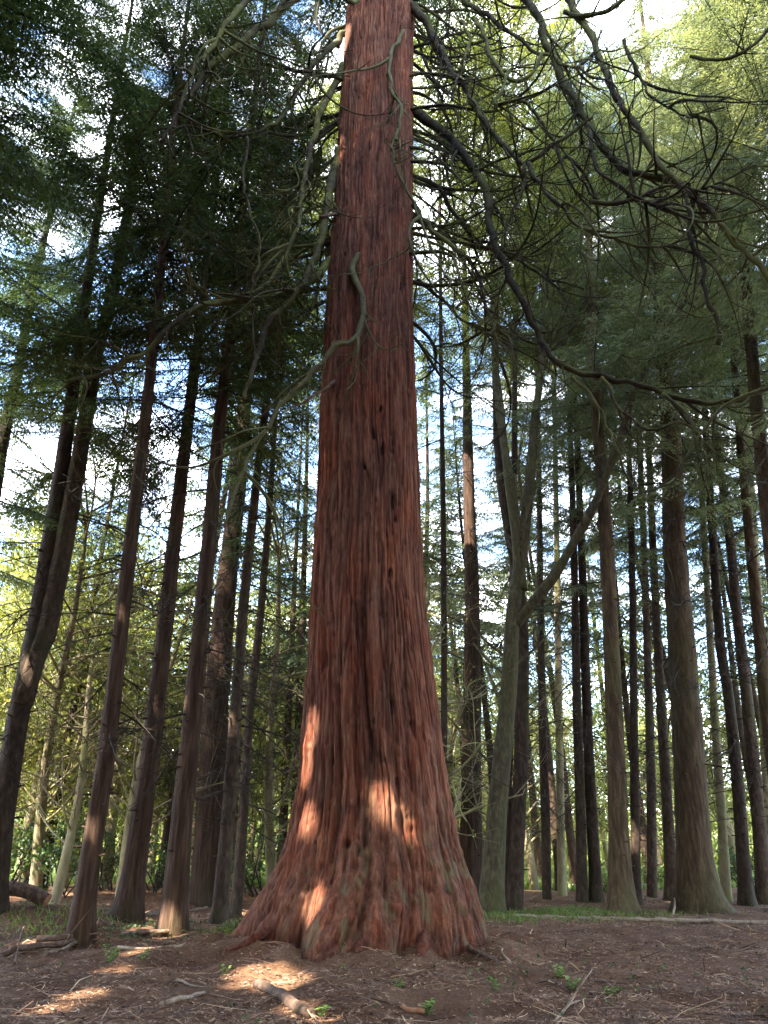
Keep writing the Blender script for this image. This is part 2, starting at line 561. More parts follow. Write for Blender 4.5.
# ------------------------------------------------------------------ wiggly twigs
def wiggle(rng, p, d, length, step=.14, curl=.35, grav=-.04, lift=.10, planar=None):
    p = np.array(p, float); d = np.array(d, float); d /= np.linalg.norm(d)
    n = max(4, int(length / step))
    pts = [p.copy()]
    k = rng.normal(0, curl, 3)
    for i in range(n):
        k = k * .86 + rng.normal(0, curl * .55, 3)
        f = i / n
        d = d + k * step * 1.1 + np.array([0, 0, grav * (1 - f) + lift * f * f]) * step * 6
        d /= np.linalg.norm(d)
        p = p + d * step
        pts.append(p.copy())
    return np.array(pts)


def twigged(g, rng, P, r0, r1, seg, sub=6, sublen=(.6, 1.8), depth=1, m=0, curl=.6, rough=.12, lift=.12):
    """a branch tube plus random side twigs"""
    n = len(P)
    R = r0 + (r1 - r0) * np.linspace(0, 1, n) ** .8
    R = R * (1 + .10 * np.sin(np.arange(n) * .7 + rng.random() * 6)) if n > 6 else R
    g.tube(P, R, seg, m, .5, rough, int(rng.integers(40)))
    if depth <= 0: return
    Tn = np.gradient(P, axis=0)
    Tn /= np.maximum(np.linalg.norm(Tn, axis=1, keepdims=True), 1e-9)
    for _ in range(sub):
        i = int(n * rng.uniform(.18, .98))
        i = min(i, n - 1)
        d = Tn[i] * rng.uniform(.2, .9) + rng.normal(0, .6, 3)
        d[2] += rng.uniform(-.5, .3)
        l = rng.uniform(*sublen)
        Q = wiggle(rng, P[i], d, l, .10 + .02 * l, curl, -.05, lift)
        twigged(g, rng, Q, min(R[i] * .6, .012 + .011 * l), .005, 5, int(rng.integers(1, 4)) if depth > 1 else 0,
                (sublen[0] * .45, sublen[1] * .5), depth - 1, m, curl * 1.2, 0, lift)


# ------------------------------------------------------------------ ground
def make_ground():
    n = 620
    def axis(c, near, far, dens):
        s = np.linspace(-1, 1, n)
        k = dens
        return c + np.sinh(s * k) / math.sinh(k) * far
    xs = axis(0.0, 0, 900, 6.6)
    ys = axis(13.0, 0, 900, 6.6)
    X, Y = np.meshgrid(xs, ys)
    Z = gz(X, Y)
    near = np.exp(-((X / 14) ** 2 + ((Y - 14) / 16) ** 2))
    Z = Z + near * (.030 * vnoise(X * 5 + 50, Y * 5 + 20, 21) + .018 * vnoise(X * 14 + 5, Y * 14 + 2, 22))
    V = np.stack([X, Y, Z], -1).reshape(-1, 3)
    i = np.arange(n - 1)[:, None]; j = np.arange(n - 1)[None, :]
    Q = np.stack([i * n + j, i * n + j + 1, (i + 1) * n + j + 1, (i + 1) * n + j], -1).reshape(-1, 4)
    o = build("ground", V, Q, None, [ground_mat()])
    tag(o, kind="structure")
    # a worn path crossing beyond the trees on the right
    px = np.linspace(4, 34, 60); cy = 37.5 + 1.5 * np.sin(px * .2) + .12 * px
    W = []
    for s in np.linspace(-1, 1, 7):
        yy = cy + s * (1.1 + .25 * vnoise(px * .6, px * 0 + s, 33))
        W.append(np.stack([px, yy, gz(px, yy) + .03 - .02 * abs(s)], -1))
    W = np.array(W); a, b = W.shape[:2]
    i = np.arange(a - 1)[:, None]; j = np.arange(b - 1)[None, :]
    Q = np.stack([i * b + j, i * b + j + 1, (i + 1) * b + j + 1, (i + 1) * b + j], -1).reshape(-1, 4)
    o = build("path", W.reshape(-1, 3), Q, None, [path_mat()])
    tag(o, kind="structure")


make_ground()


def make_litter():
    rng = np.random.default_rng(77)
    n = 230000
    y = 7 + 24 * rng.random(n) ** 1.5
    x = (rng.random(n) * 2 - 1) * (4.5 + y * .55)
    r = np.hypot(x - TREE_XY[0], y - TREE_XY[1])
    cl = vnoise(x * 1.3 + 60, y * 1.3 + 60, 15) + .6 * vnoise(x * 4 + 60, y * 4 + 60, 16)
    k = (r > 1.9) & (cl + rng.normal(0, .5, n) > -.55)
    x, y = x[k], y[k]; n = len(x)
    z = gz(x, y)
    near = np.exp(-((x / 14) ** 2 + ((y - 14) / 16) ** 2))
    z = z + near * (.030 * vnoise(x * 5 + 50, y * 5 + 20, 21) + .018 * vnoise(x * 14 + 5, y * 14 + 2, 22)) + .006
    kind = rng.random(n)
    ln = np.where(kind < .72, rng.uniform(.03, .13, n), rng.uniform(.02, .055, n))
    ln = np.where(kind > .962, rng.uniform(.15, .65, n), ln)
    wd = np.where(kind < .72, rng.uniform(.004, .009, n), rng.uniform(.012, .034, n))
    wd = np.where(kind > .962, rng.uniform(.007, .019, n), wd)
    a = rng.random(n) * 2 * PI
    dz = rng.normal(0, .16, n); tz = rng.normal(0, .35, n)
    d = np.stack([np.cos(a), np.sin(a), dz], -1) * ln[:, None] * .5
    s = np.stack([-np.sin(a), np.cos(a), tz], -1) * wd[:, None] * .5
    p = np.stack([x, y, z + np.abs(dz) * ln * .5 + rng.random(n) * .012], -1)
    b = rng.normal(0, .16, n)[:, None] * np.stack([-np.sin(a), np.cos(a), np.abs(rng.normal(0, .5, n))], -1) * ln[:, None]
    V = np.stack([p - d - s * .6, p - d + s * .6, p + b + s, p + b - s, p + d + s * .4, p + d - s * .4], 1).reshape(-1, 3)
    i = np.arange(n) * 6
    Q = np.concatenate([np.stack([i, i + 1, i + 2, i + 3], -1), np.stack([i + 3, i + 2, i + 4, i + 5], -1)])
    tint = np.clip(rng.beta(1.3, 1.6, n) + np.where(kind > .72, -.06, .03), 0, 1)
    o = build("needle_litter", V, Q, None, [M['litter']], tint=np.repeat(tint, 6), smooth_q=False)
    tag(o, "brown needles twigs and bark flakes littering the forest floor", "litter", kind="stuff")


make_litter()

# ------------------------------------------------------------------ giant sequoia
seq = empty("giant_sequoia", (TREE_XY[0], TREE_XY[1], float(gz(*TREE_XY))),
            "giant red-barked sequoia with a flared fluted base towering in the middle of the clearing", "tree")
SEQ_BASE = np.array([TREE_XY[0], TREE_XY[1], float(gz(*TREE_XY))])
EDGES = [(0, 348, 414), (100, 341, 413), (200, 335, 413), (300, 327, 413), (400, 321, 416), (500, 317, 420), (600, 311, 424),
         (700, 305, 436), (782, 300, 446), (832, 289, 455), (869, 278, 468), (910, 256, 482), (935, 240, 490)]
_z = []; _c = []; _r = []
for y, l, r in EDGES:
    a = at(l, y, TREE_XY[1]); b = at(r, y, TREE_XY[1])
    _z.append(a[2]); _c.append((a[0] + b[0]) / 2); _r.append((b[0] - a[0]) / 2)
_z = np.array(_z[::-1]); _c = np.array(_c[::-1]); _r = np.array(_r[::-1])


def seq_c(z): return np.interp(z, np.concatenate([_z, [42]]), np.concatenate([_c, [_c[-1] + .3]]))
def seq_r(z): return np.interp(z, np.concatenate([[-.5], _z, [42]]), np.concatenate([[_r[0] + .35], _r, [.12]]))


PITS = [(397, 92, .10), (394, 110, .08), (398, 250, .06), (402, 278, .07), (396, 312, .05), (399, 330, .05), (381, 411, .10), (374, 438, .10), (383, 452, .09),
        (352, 380, .08), (394, 503, .10), (396, 519, .07), (361, 35, .05), (358, 95, .07), (353, 120, .07), (350, 218, .06), (344, 250, .05),
        (390, 575, .07), (402, 20, .05), (347, 160, .05), (365, 470, .05)]


def make_seq_trunk():
    nt_, nz = 760, 1150
    s = np.linspace(0, 1, nz)
    z = -.35 + 36 * (s ** 1.45) + .0
    th = np.linspace(0, 2 * PI, nt_, endpoint=False)
    TH, Z = np.meshgrid(th, z)
    R = seq_r(Z)
    g = np.exp(-np.clip(Z, 0, 99) / 1.5)
    u = TH / (2 * PI)
    warp = .012 * vnoise(u * 12, Z * .35, 31, 12) + .006 * vnoise(u * 40, Z * .9, 32, 40)
    uw = u + warp
    # buttress lobes of the root flare
    lob = vnoise(uw * 11, Z * .12 + 3, 33, 11) * .8 + .45 * vnoise(uw * 23, Z * .25, 34, 23)
    ridge = 1 - np.abs(vnoise(uw * 44, Z * .22, 35, 44)) * 2
    ridge2 = 1 - np.abs(vnoise(uw * 110, Z * .7 + 9, 36, 110)) * 2
    fib = vnoise(uw * 250, Z * 1.6, 37, 250)
    plate = vnoise(uw * 60, Z * 4.5, 38, 60)
    amp = .55 + .6 * smooth(8, 0, Z)
    H = (.040 * ridge + .020 * ridge2 + .009 * fib) * amp + .018 * plate * smooth(5, 0, Z)
    tint = .5 + .19 * ridge + .13 * ridge2 + .10 * fib + .07 * plate
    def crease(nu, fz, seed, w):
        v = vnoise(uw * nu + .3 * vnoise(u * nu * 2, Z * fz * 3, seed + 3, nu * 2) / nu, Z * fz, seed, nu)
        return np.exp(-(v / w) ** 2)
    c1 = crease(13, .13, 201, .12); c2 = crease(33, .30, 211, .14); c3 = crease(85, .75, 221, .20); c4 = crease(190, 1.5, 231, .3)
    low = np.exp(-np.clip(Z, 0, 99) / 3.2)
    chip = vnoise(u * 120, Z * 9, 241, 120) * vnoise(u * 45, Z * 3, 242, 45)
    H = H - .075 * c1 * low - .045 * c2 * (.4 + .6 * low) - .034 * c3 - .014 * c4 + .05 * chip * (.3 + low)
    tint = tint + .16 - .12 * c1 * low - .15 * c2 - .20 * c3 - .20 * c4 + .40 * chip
    # a long dark furrow up the front
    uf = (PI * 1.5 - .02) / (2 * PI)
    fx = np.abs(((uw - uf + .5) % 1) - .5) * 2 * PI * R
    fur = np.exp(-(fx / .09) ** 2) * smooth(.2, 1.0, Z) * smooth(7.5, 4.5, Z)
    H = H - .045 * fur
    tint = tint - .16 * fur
    toe = np.exp(-np.clip(Z, 0, 99) / .45) * (.16 * vnoise(u * 9 + .4, Z * 0 + 5, 251, 9) + .10 * vnoise(u * 25, Z * 1.2, 252, 25))
    RR = R * (1 + .22 * lob * g * .8) + toe + H + .12 * g * (lob - .1)
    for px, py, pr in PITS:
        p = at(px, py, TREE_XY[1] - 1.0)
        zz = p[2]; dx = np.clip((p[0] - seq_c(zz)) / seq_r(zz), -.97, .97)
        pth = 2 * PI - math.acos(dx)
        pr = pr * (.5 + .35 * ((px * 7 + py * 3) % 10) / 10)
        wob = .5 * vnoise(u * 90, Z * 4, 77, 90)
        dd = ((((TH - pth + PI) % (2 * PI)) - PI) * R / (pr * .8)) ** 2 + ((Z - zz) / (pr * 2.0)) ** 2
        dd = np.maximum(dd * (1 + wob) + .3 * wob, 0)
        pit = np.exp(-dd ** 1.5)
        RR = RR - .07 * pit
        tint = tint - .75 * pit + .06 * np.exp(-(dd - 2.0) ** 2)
    X = seq_c(Z) - SEQ_BASE[0] + RR * np.cos(TH)
    Y = RR * np.sin(TH)
    V = np.stack([X, Y, Z - SEQ_BASE[2]], -1).reshape(-1, 3)
    i = np.arange(nz - 1)[:, None]; j = np.arange(nt_)[None, :]
    Q = np.stack([i * nt_ + j, i * nt_ + (j + 1) % nt_, (i + 1) * nt_ + (j + 1) % nt_, (i + 1) * nt_ + j], -1).reshape(-1, 4)
    alg = smooth(3.5, .3, Z) * smooth(-.2, .9, np.cos(TH - (PI * 1.5 + .75))) + .35 * smooth(2.5, .2, Z)
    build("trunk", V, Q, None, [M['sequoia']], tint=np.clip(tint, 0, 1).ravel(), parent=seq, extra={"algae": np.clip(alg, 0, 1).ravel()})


make_seq_trunk()

def make_roots():
    rng = np.random.default_rng(71)
    for k in range(10):
        a = 2 * PI * k / 10 + rng.normal(0, .12)
        r = 1.75; P = []
        n = 9; ln = rng.uniform(.75, 1.5)
        for i in range(n):
            f = i / (n - 1)
            rr = r + ln * f; aa = a + .12 * math.sin(f * 4 + k)
            x = SEQ_BASE[0] + rr * math.cos(aa); y = SEQ_BASE[1] + rr * math.sin(aa)
            P.append([x, y, float(gz(x, y)) + .20 * (1 - f) ** 2 - .03 * f - .05])
        P = catmull(np.array(P) - SEQ_BASE, 26)
        g = Geo(); g.tube(P, np.linspace(.11, .025, 26), 14, 0, .45, .25, k)
        o = g.obj("root", [M['sequoia']], seq)
        al = o.data.attributes.new("algae", 'FLOAT', 'POINT')


make_roots()

# branches traced from the photograph: image points, depth start -> end, radius start/end
# branches traced from the photograph: (image points, depth start, depth end, radius start, radius end, material, side twigs)
BR = [
    ([(414, 113), (440, 130), (459, 150), (478, 174), (488, 195), (490, 230), (504, 268), (519, 300), (546, 350), (569, 372), (600, 377), (636, 384), (671, 396), (702, 402), (733, 398), (775, 382)], 14.5, 12.3, .16, .05, 'branch', 12),
    ([(410, 0), (424, 20), (449, 65), (464, 88), (479, 112), (506, 147), (522, 162), (536, 158), (554, 146), (575, 132), (592, 118)], 14.4, 12.6, .17, .05, 'branch', 12),
    ([(552, -25), (569, 0), (589, 30), (604, 70), (624, 107), (649, 145), (666, 170), (689, 187), (709, 210), (734, 242), (775, 288)], 13.0, 11.6, .13, .06, 'branch', 12),
    ([(500, -30), (526, 0), (549, 48), (569, 90), (589, 125), (609, 155), (629, 171), (664, 178), (689, 188)], 13.6, 12.2, .14, .10, 'branch', 10),
    ([(440, -28), (469, 5), (504, 28), (530, 48), (549, 60), (564, 67), (580, 66), (594, 48), (600, 30)], 13.8, 12.5, .12, .03, 'branch', 8),
    ([(566, 12), (579, 19), (597, 16), (614, 8), (640, -18)], 12.8, 12.2, .08, .07, 'branch', 4),
    ([(622, 40), (634, 65), (649, 93), (666, 105), (684, 112), (706, 110), (726, 105)], 12.4, 11.8, .06, .02, 'branch', 6),
    ([(405, 30), (394, 46), (391, 66), (392, 85), (398, 100), (404, 112), (398, 130), (394, 146), (397, 164), (404, 182), (412, 200), (421, 222), (439, 262), (449, 290)], 13.75, 12.6, .07, .03, 'mossbranch', 6),
    ([(360, 255), (353, 266), (358, 284), (364, 302), (364, 318), (359, 336), (348, 344), (335, 348), (322, 362), (305, 379), (286, 400), (270, 427), (250, 458), (236, 485), (225, 525)], 13.9, 12.4, .10, .03, 'mossbranch', 5),
    ([(418, 238), (403, 250), (385, 259), (360, 269), (344, 273), (325, 277), (306, 274), (296, 268)], 13.2, 12.8, .022, .008, 'mossbranch', 2),
    ([(333, 381), (326, 388), (315, 396), (302, 403), (288, 408)], 13.9, 13.2, .055, .02, 'deadwood', 0),
    ([(402, 344), (407, 350), (413, 356)], 13.75, 13.4, .03, .01, 'deadwood', 0),
    ([(336, 214), (329, 215), (320, 217)], 14.2, 13.9, .06, .045, 'deadwood', 0),
    ([(346, 28), (330, 48), (310, 67), (295, 92), (280, 117), (268, 128), (255, 134), (240, 137), (225, 137), (200, 129), (185, 128), (165, 133), (145, 146)], 14.6, 12.6, .12, .03, 'branch', 9),
    ([(343, 68), (330, 90), (320, 112), (313, 138), (308, 165), (302, 200), (297, 226), (285, 258), (270, 282), (252, 292), (225, 297)], 14.6, 13.2, .13, .04, 'branch', 7),
    ([(340, 150), (333, 180), (328, 205), (322, 235), (312, 262), (302, 285), (286, 303), (270, 320), (260, 348), (256, 358), (250, 375), (242, 400)], 14.6, 12.8, .17, .05, 'branch', 8),
    ([(331, 258), (318, 270), (303, 282), (288, 288), (265, 296), (242, 299), (222, 300), (203, 304), (180, 319), (156, 342), (125, 360), (94, 377), (70, 384)], 14.5, 12.4, .13, .045, 'branch', 10),
    ([(342, 112), (325, 118), (305, 128), (285, 128), (262, 131)], 14.8, 15.2, .08, .03, 'branch', 4),
    ([(338, 120), (325, 126), (312, 133), (288, 135), (268, 134), (255, 140)], 14.8, 14.2, .08, .04, 'branch', 4),
    ([(342, 80), (325, 77), (305, 72), (280, 65), (258, 50), (238, 38)], 14.4, 13.2, .07, .03, 'branch', 5),
    ([(247, 138), (246, 155), (244, 172), (246, 190), (250, 210), (255, 232), (256, 258), (253, 286), (254, 320), (251, 360)], 12.9, 12.6, .045, .02, 'branch', 4),
    ([(304, -10), (290, 0), (270, 20), (252, 32), (238, 48), (222, 58), (210, 66), (196, 88), (184, 104)], 12.6, 11.6, .16, .07, 'branch', 8),
    ([(262, -12), (245, 2), (232, 14), (214, 44), (198, 64), (188, 85), (180, 110), (160, 140)], 12.0, 11.0, .10, .04, 'branch', 8),
    ([(330, 240), (322, 270), (318, 296), (305, 318), (290, 325), (270, 327)], 14.9, 14.2, .07, .03, 'branch', 4),
    ([(320, 150), (306, 175), (300, 200), (285, 235), (262, 270), (235, 300), (200, 318)], 15.2, 15.6, .08, .03, 'branch', 5),
    ([(413, 205), (432, 232), (452, 246), (470, 262), (482, 288), (488, 310), (500, 330), (512, 345), (516, 378)], 14.4, 13.4, .09, .03, 'branch', 9),
    ([(414, 175), (440, 190), (462, 222), (474, 236), (492, 243), (520, 262), (548, 278), (585, 290)], 14.9, 15.2, .08, .03, 'branch', 9),
    ([(460, 20), (470, 40), (462, 70), (452, 100)], 13.8, 13.4, .06, .04, 'branch', 3),
    ([(475, 18), (487, 40), (492, 60), (505, 74), (519, 79), (532, 72), (540, 52)], 13.5, 13.0, .08, .06, 'branch', 4),
    ([(510, 72), (502, 90), (496, 106), (512, 103), (528, 105), (540, 122), (560, 150), (580, 178), (600, 200)], 13.2, 12.9, .06, .03, 'branch', 6),
    ([(526, 162), (524, 182), (518, 205), (508, 232), (500, 250)], 12.9, 12.8, .06, .02, 'branch', 3),
    ([(526, 164), (545, 195), (562, 210), (580, 226), (610, 240), (650, 247), (690, 240), (708, 228)], 12.9, 12.0, .07, .025, 'branch', 6),
    ([(589, 125), (592, 150), (605, 175), (630, 195), (660, 210), (690, 214)], 12.6, 12.0, .07, .02, 'branch', 6),
    ([(594, 205), (620, 202), (645, 195), (668, 186), (700, 190), (728, 180), (756, 165)], 12.5, 11.8, .07, .02, 'branch', 6),
    ([(690, 192), (692, 215), (690, 235), (700, 258), (706, 290), (716, 320), (720, 345)], 12.1, 12.0, .06, .05, 'branch', 4),
    ([(690, 55), (712, 58), (728, 58), (750, 47), (775, 22)], 12.0, 11.4, .045, .05, 'branch', 3),
    ([(572, 374), (590, 392), (604, 420), (615, 448), (624, 470), (630, 484)], 12.7, 12.4, .05, .02, 'branch', 2),
    ([(600, 378), (618, 412), (650, 428), (682, 424), (702, 440), (708, 470), (696, 500), (685, 515)], 12.6, 12.3, .04, .012, 'branch', 4),
    ([(775, 384), (745, 396), (720, 410), (695, 440), (680, 464), (668, 485), (640, 494), (620, 490)], 12.0, 12.6, .05, .012, 'branch', 3),
    ([(424, 60), (440, 92), (446, 115), (458, 120), (448, 145), (436, 160)], 15.8, 16.2, .05, .02, 'branch', 5),
    ([(420, 280), (446, 300), (462, 322), (480, 330), (498, 352), (506, 380)], 15.4, 15.6, .06, .02, 'branch', 7),
    ([(340, 50), (328, 40), (318, 20), (322, -8)], 14.7, 14.2, .05, .03, 'branch', 4),
    ([(318, 2), (308, 32), (296, 44), (276, 46), (256, 47)], 13.6, 13.2, .04, .012, 'branch', 4),
    ([(358, 0), (352, 3), (340, -6)], 13.3, 12.8, .09, .08, 'branch', 0),
]


def make_seq_branches():
    rng = np.random.default_rng(5)
    for k, (pts, y0, y1, r0, r1, mt, sub) in enumerate(BR):
        P3 = [at(px, py, y0 + (y1 - y0) * (i / (len(pts) - 1)) ** .8) for i, (px, py) in enumerate(pts)]
        L_ = np.linalg.norm(np.diff(np.array(P3), axis=0), axis=1).sum()
        r0 *= .86 if r0 > .055 else .95; r1 *= .85
        P = catmull(P3, max(8, int(L_ / .10)))
        nz_ = np.stack([vnoise(np.arange(len(P)) * .35, np.full(len(P), k * 3.3 + q * 11), 51) for q in range(3)], -1) * .045 + np.stack([vnoise(np.arange(len(P)) * .12, np.full(len(P), k * 2.3 + q * 7), 52) for q in range(3)], -1) * .06
        P = P + nz_ * min(1, L_ / 3)
        P = P - SEQ_BASE
        g = Geo()
        twigged(g, rng, P, r0, r1, 9 if r0 > .05 else 7, int(sub * 2.0), (.5, 2.3), 2, 0, .7)
        if sub >= 5:
            Tn = np.gradient(P, axis=0)
            for _ in range(4 + sub // 3):
                i = int(len(P) * rng.uniform(.15, .9))
                d = Tn[i] / np.linalg.norm(Tn[i]) * .6 + rng.normal(0, .55, 3); d[2] -= .3
                l = rng.uniform(1.6, 4.0)
                Q = wiggle(rng, P[i], d, l, .14, .42, -.06, .17)
                twigged(g, rng, Q, .016 + .009 * l, .006, 6, 5, (.4, 1.5), 1, 0, .7)
        g.obj("branch", [M[mt]], seq)
    # more dead contorted branches all around the stem
    for k in range(70):
        z = rng.uniform(13.5, 30)
        az = rng.uniform(2.3, 3.5) if k % 3 == 0 else rng.uniform(-.5, 1.0)
        d = np.array([math.cos(az), math.sin(az), rng.uniform(-.5, .1)])
        p = np.array([seq_c(z) - SEQ_BASE[0], 0, z - SEQ_BASE[2]]) + d * np.array([1, 1, 0]) * seq_r(z) * .9
        L_ = rng.uniform(3.5, 7.5)
        P = wiggle(rng, p, d, L_, .16, .30, -.045, .11)
        g = Geo()
        twigged(g, rng, P, rng.uniform(.035, .07), .008, 7, int(L_ * 2.6), (.5, 2.2), 2, 0, .7)
        g.obj("branch", [M['branch']], seq)


make_seq_branches()

# ------------------------------------------------------------------ sun flecks
def seq_point(px, py, off=0.0):
    # point on the front of the sequoia trunk seen at this pixel
    d = raydir(px, py); o = np.array([0, 0, CAMZ])
    t = 8.0
    while t < 30:
        p = o + d * t
        if math.hypot(p[0] - seq_c(p[2]), p[1] - TREE_XY[1]) < seq_r(p[2]): return p
        t += .02
    return o + d * 14


gap(seq_point(387, 808), .29)
gap(seq_point(309, 728), .30); gap(seq_point(306, 765), .26); gap(seq_point(306, 820), .26)
gap(seq_point(308, 895), .30)
for q in ((262, 972, .42), (285, 982, .36), (248, 985, .25), (80, 995, .26), (110, 972, .24), (140, 952, .24), (50, 1010, .26), (175, 935, .3), (300, 1008, .2)):
    gap(ground_hit(q[0], q[1]), q[2])

_r = np.random.default_rng(99)
_h = SUN[:2] / np.linalg.norm(SUN[:2])
for _ in range(30):  # extra canopy holes at random spots, for more flecks
    _x, _y = _r.uniform(-6.5, 1.0), _r.uniform(8.8, 22)
    if abs((_x - TREE_XY[0]) * -_h[1] + (_y - TREE_XY[1]) * _h[0]) < 3.0: continue
    gap((_x, _y, float(gz(_x, _y))), _r.uniform(.16, .32))
for _ in range(26):
    _x, _y = _r.uniform(-7.5, 0.5), _r.uniform(8.8, 20)
    if abs((_x - TREE_XY[0]) * -_h[1] + (_y - TREE_XY[1]) * _h[0]) < 2.7: continue
    gap((_x, _y, float(gz(_x, _y))), _r.uniform(.09, .17))
gap(at(86, 850, 15.6), .3); gap(at(80, 930, 15.7), .25); gap(at(600, 495, 22), .5); gap(at(512, 640, 22.5), .35)
gap(at(205, 850, 22), .4); gap((9.0, 39.0, .1), 1.7); gap((15, 41, .1), 1.7); gap((4.5, 36, .1), 1.2)

# ------------------------------------------------------------------ trees: table and builders
def poly_trunk(pts, Y, wbase, wup, H, lean_y=0.0):
    """world polyline of the stem from image points (base first)"""
    W = []
    for i, (px, py) in enumerate(pts):
        W.append(at(px, py, Y))
    W = np.array(W)
    base = W[0].copy(); base[2] = float(gz(base[0], base[1]))
    W[0] = base
    d = W[-1] - W[max(0, len(W) - 3)]
    top = W[-1].copy()
    while top[2] < H:
        d2 = d / np.linalg.norm(d); d2 = d2 * .85 + np.array([0, 0, .15]); d = d2
        top = top + d2 / np.linalg.norm(d2) * 2.5
        W = np.vstack([W, top])
    return base, W


def zc(p): return p[1] * cp + (p[2] - CAMZ) * sp


DEAD = []


def make_dead_variants():
    rng = np.random.default_rng(21)
    for k in range(10):
        g = Geo()
        L_ = rng.uniform(1.6, 2.6)
        P = wiggle(rng, (0, 0, 0), (1, 0, rng.uniform(-.25, .2)), L_, .13, .18, -.05, .06)
        twigged(g, rng, P, .022, .005, 5, int(rng.integers(6, 12)), (.35, 1.0), 2, 0, .4, 0, .03)
        o = g.obj("dead_branch", [M['twig']])
        DEAD.append(o.data)
        bpy.data.objects.remove(o)


make_dead_variants()


def add_dead(tree, stem, radius_of, zlo, zhi, n, rng, scl=(.7, 1.4), world=None):
    for i in range(n):
        z = zlo + (zhi - zlo) * (i + rng.random()) / n
        az = rng.random() * 2 * PI
        c = stem(z)
        o = bpy.data.objects.new("dead_branch", DEAD[int(rng.integers(len(DEAD)))])
        COL.objects.link(o); o.parent = tree
        r = radius_of(z) * .8
        o.location = (c[0] + math.cos(az) * r, c[1] + math.sin(az) * r, z)
        s = rng.uniform(*scl)
        o.scale = (s, s, s)
        o.rotation_euler = (rng.normal(0, .2), rng.uniform(-.05, .45), az)


def stem_trunk(name, W, base, rb, rm, zm, H, mat, parent, seed, seg=28, flare=.55, stubs=0, lobes=.12, bumpy=.06):
    loc = W - base
    L_ = loc[-1][2]
    n = int(L_ / .22)
    P = catmull(loc, n)
    P = np.vstack([P[0] - np.array([0, 0, .35]), P])
    z = P[:, 2]
    rlin = rm + (0.03 - rm) * (z - zm) / max(H - zm, 1)
    r0 = rm + (0.03 - rm) * (0 - zm) / max(H - zm, 1)
    R = np.maximum(rlin, .02) + max(rb - r0, 0) * np.exp(-np.clip(z, 0, None) / flare)
    th = np.linspace(0, 2 * PI, seg, endpoint=False)
    TH, Z = np.meshgrid(th, z)
    u = TH / (2 * PI)
    k = np.exp(-np.clip(Z, 0, None) / (flare * 1.6))
    rr = R[:, None] * (1 + bumpy * vnoise(u * 8, Z * 1.0 + seed, 70, 8) + bumpy * .7 * vnoise(u * 14, Z * 3 + seed, 71, 14) + (lobes + .12 * k) * vnoise(u * 6, Z * .15 + seed * 3, 72, 6) * (k + .15))
    V = np.stack([P[:, 0][:, None] + rr * np.cos(TH), P[:, 1][:, None] + rr * np.sin(TH), Z], -1).reshape(-1, 3)
    nz = len(z)
    i = np.arange(nz - 1)[:, None]; j = np.arange(seg)[None, :]
    Q = np.stack([i * seg + j, i * seg + (j + 1) % seg, (i + 1) * seg + (j + 1) % seg, (i + 1) * seg + j], -1).reshape(-1, 4)
    g = Geo(); g.add(V, Q, None, 0)
    rng = np.random.default_rng(seed + 500)
    rad = lambda zz: float(np.interp(zz, z, R))
    stem = lambda zz: np.array([np.interp(zz, z, P[:, 0]), np.interp(zz, z, P[:, 1])])
    zz = 1.2
    for _ in range(stubs):
        zz = rng.uniform(1.0, min(16, H * .6)); az = rng.random() * 2 * PI
        c = stem(zz); d = np.array([math.cos(az), math.sin(az), rng.uniform(-.2, .3)])
        p0 = np.array([c[0], c[1], zz]) + d * rad(zz) * .85
        l = rng.uniform(.05, .16)
        g.tube([p0, p0 + d * l * .6, p0 + d * (l + .05)], [.028, .022, .014], 5, 0)
    o = g.obj("trunk", [mat], parent)
    return stem, rad


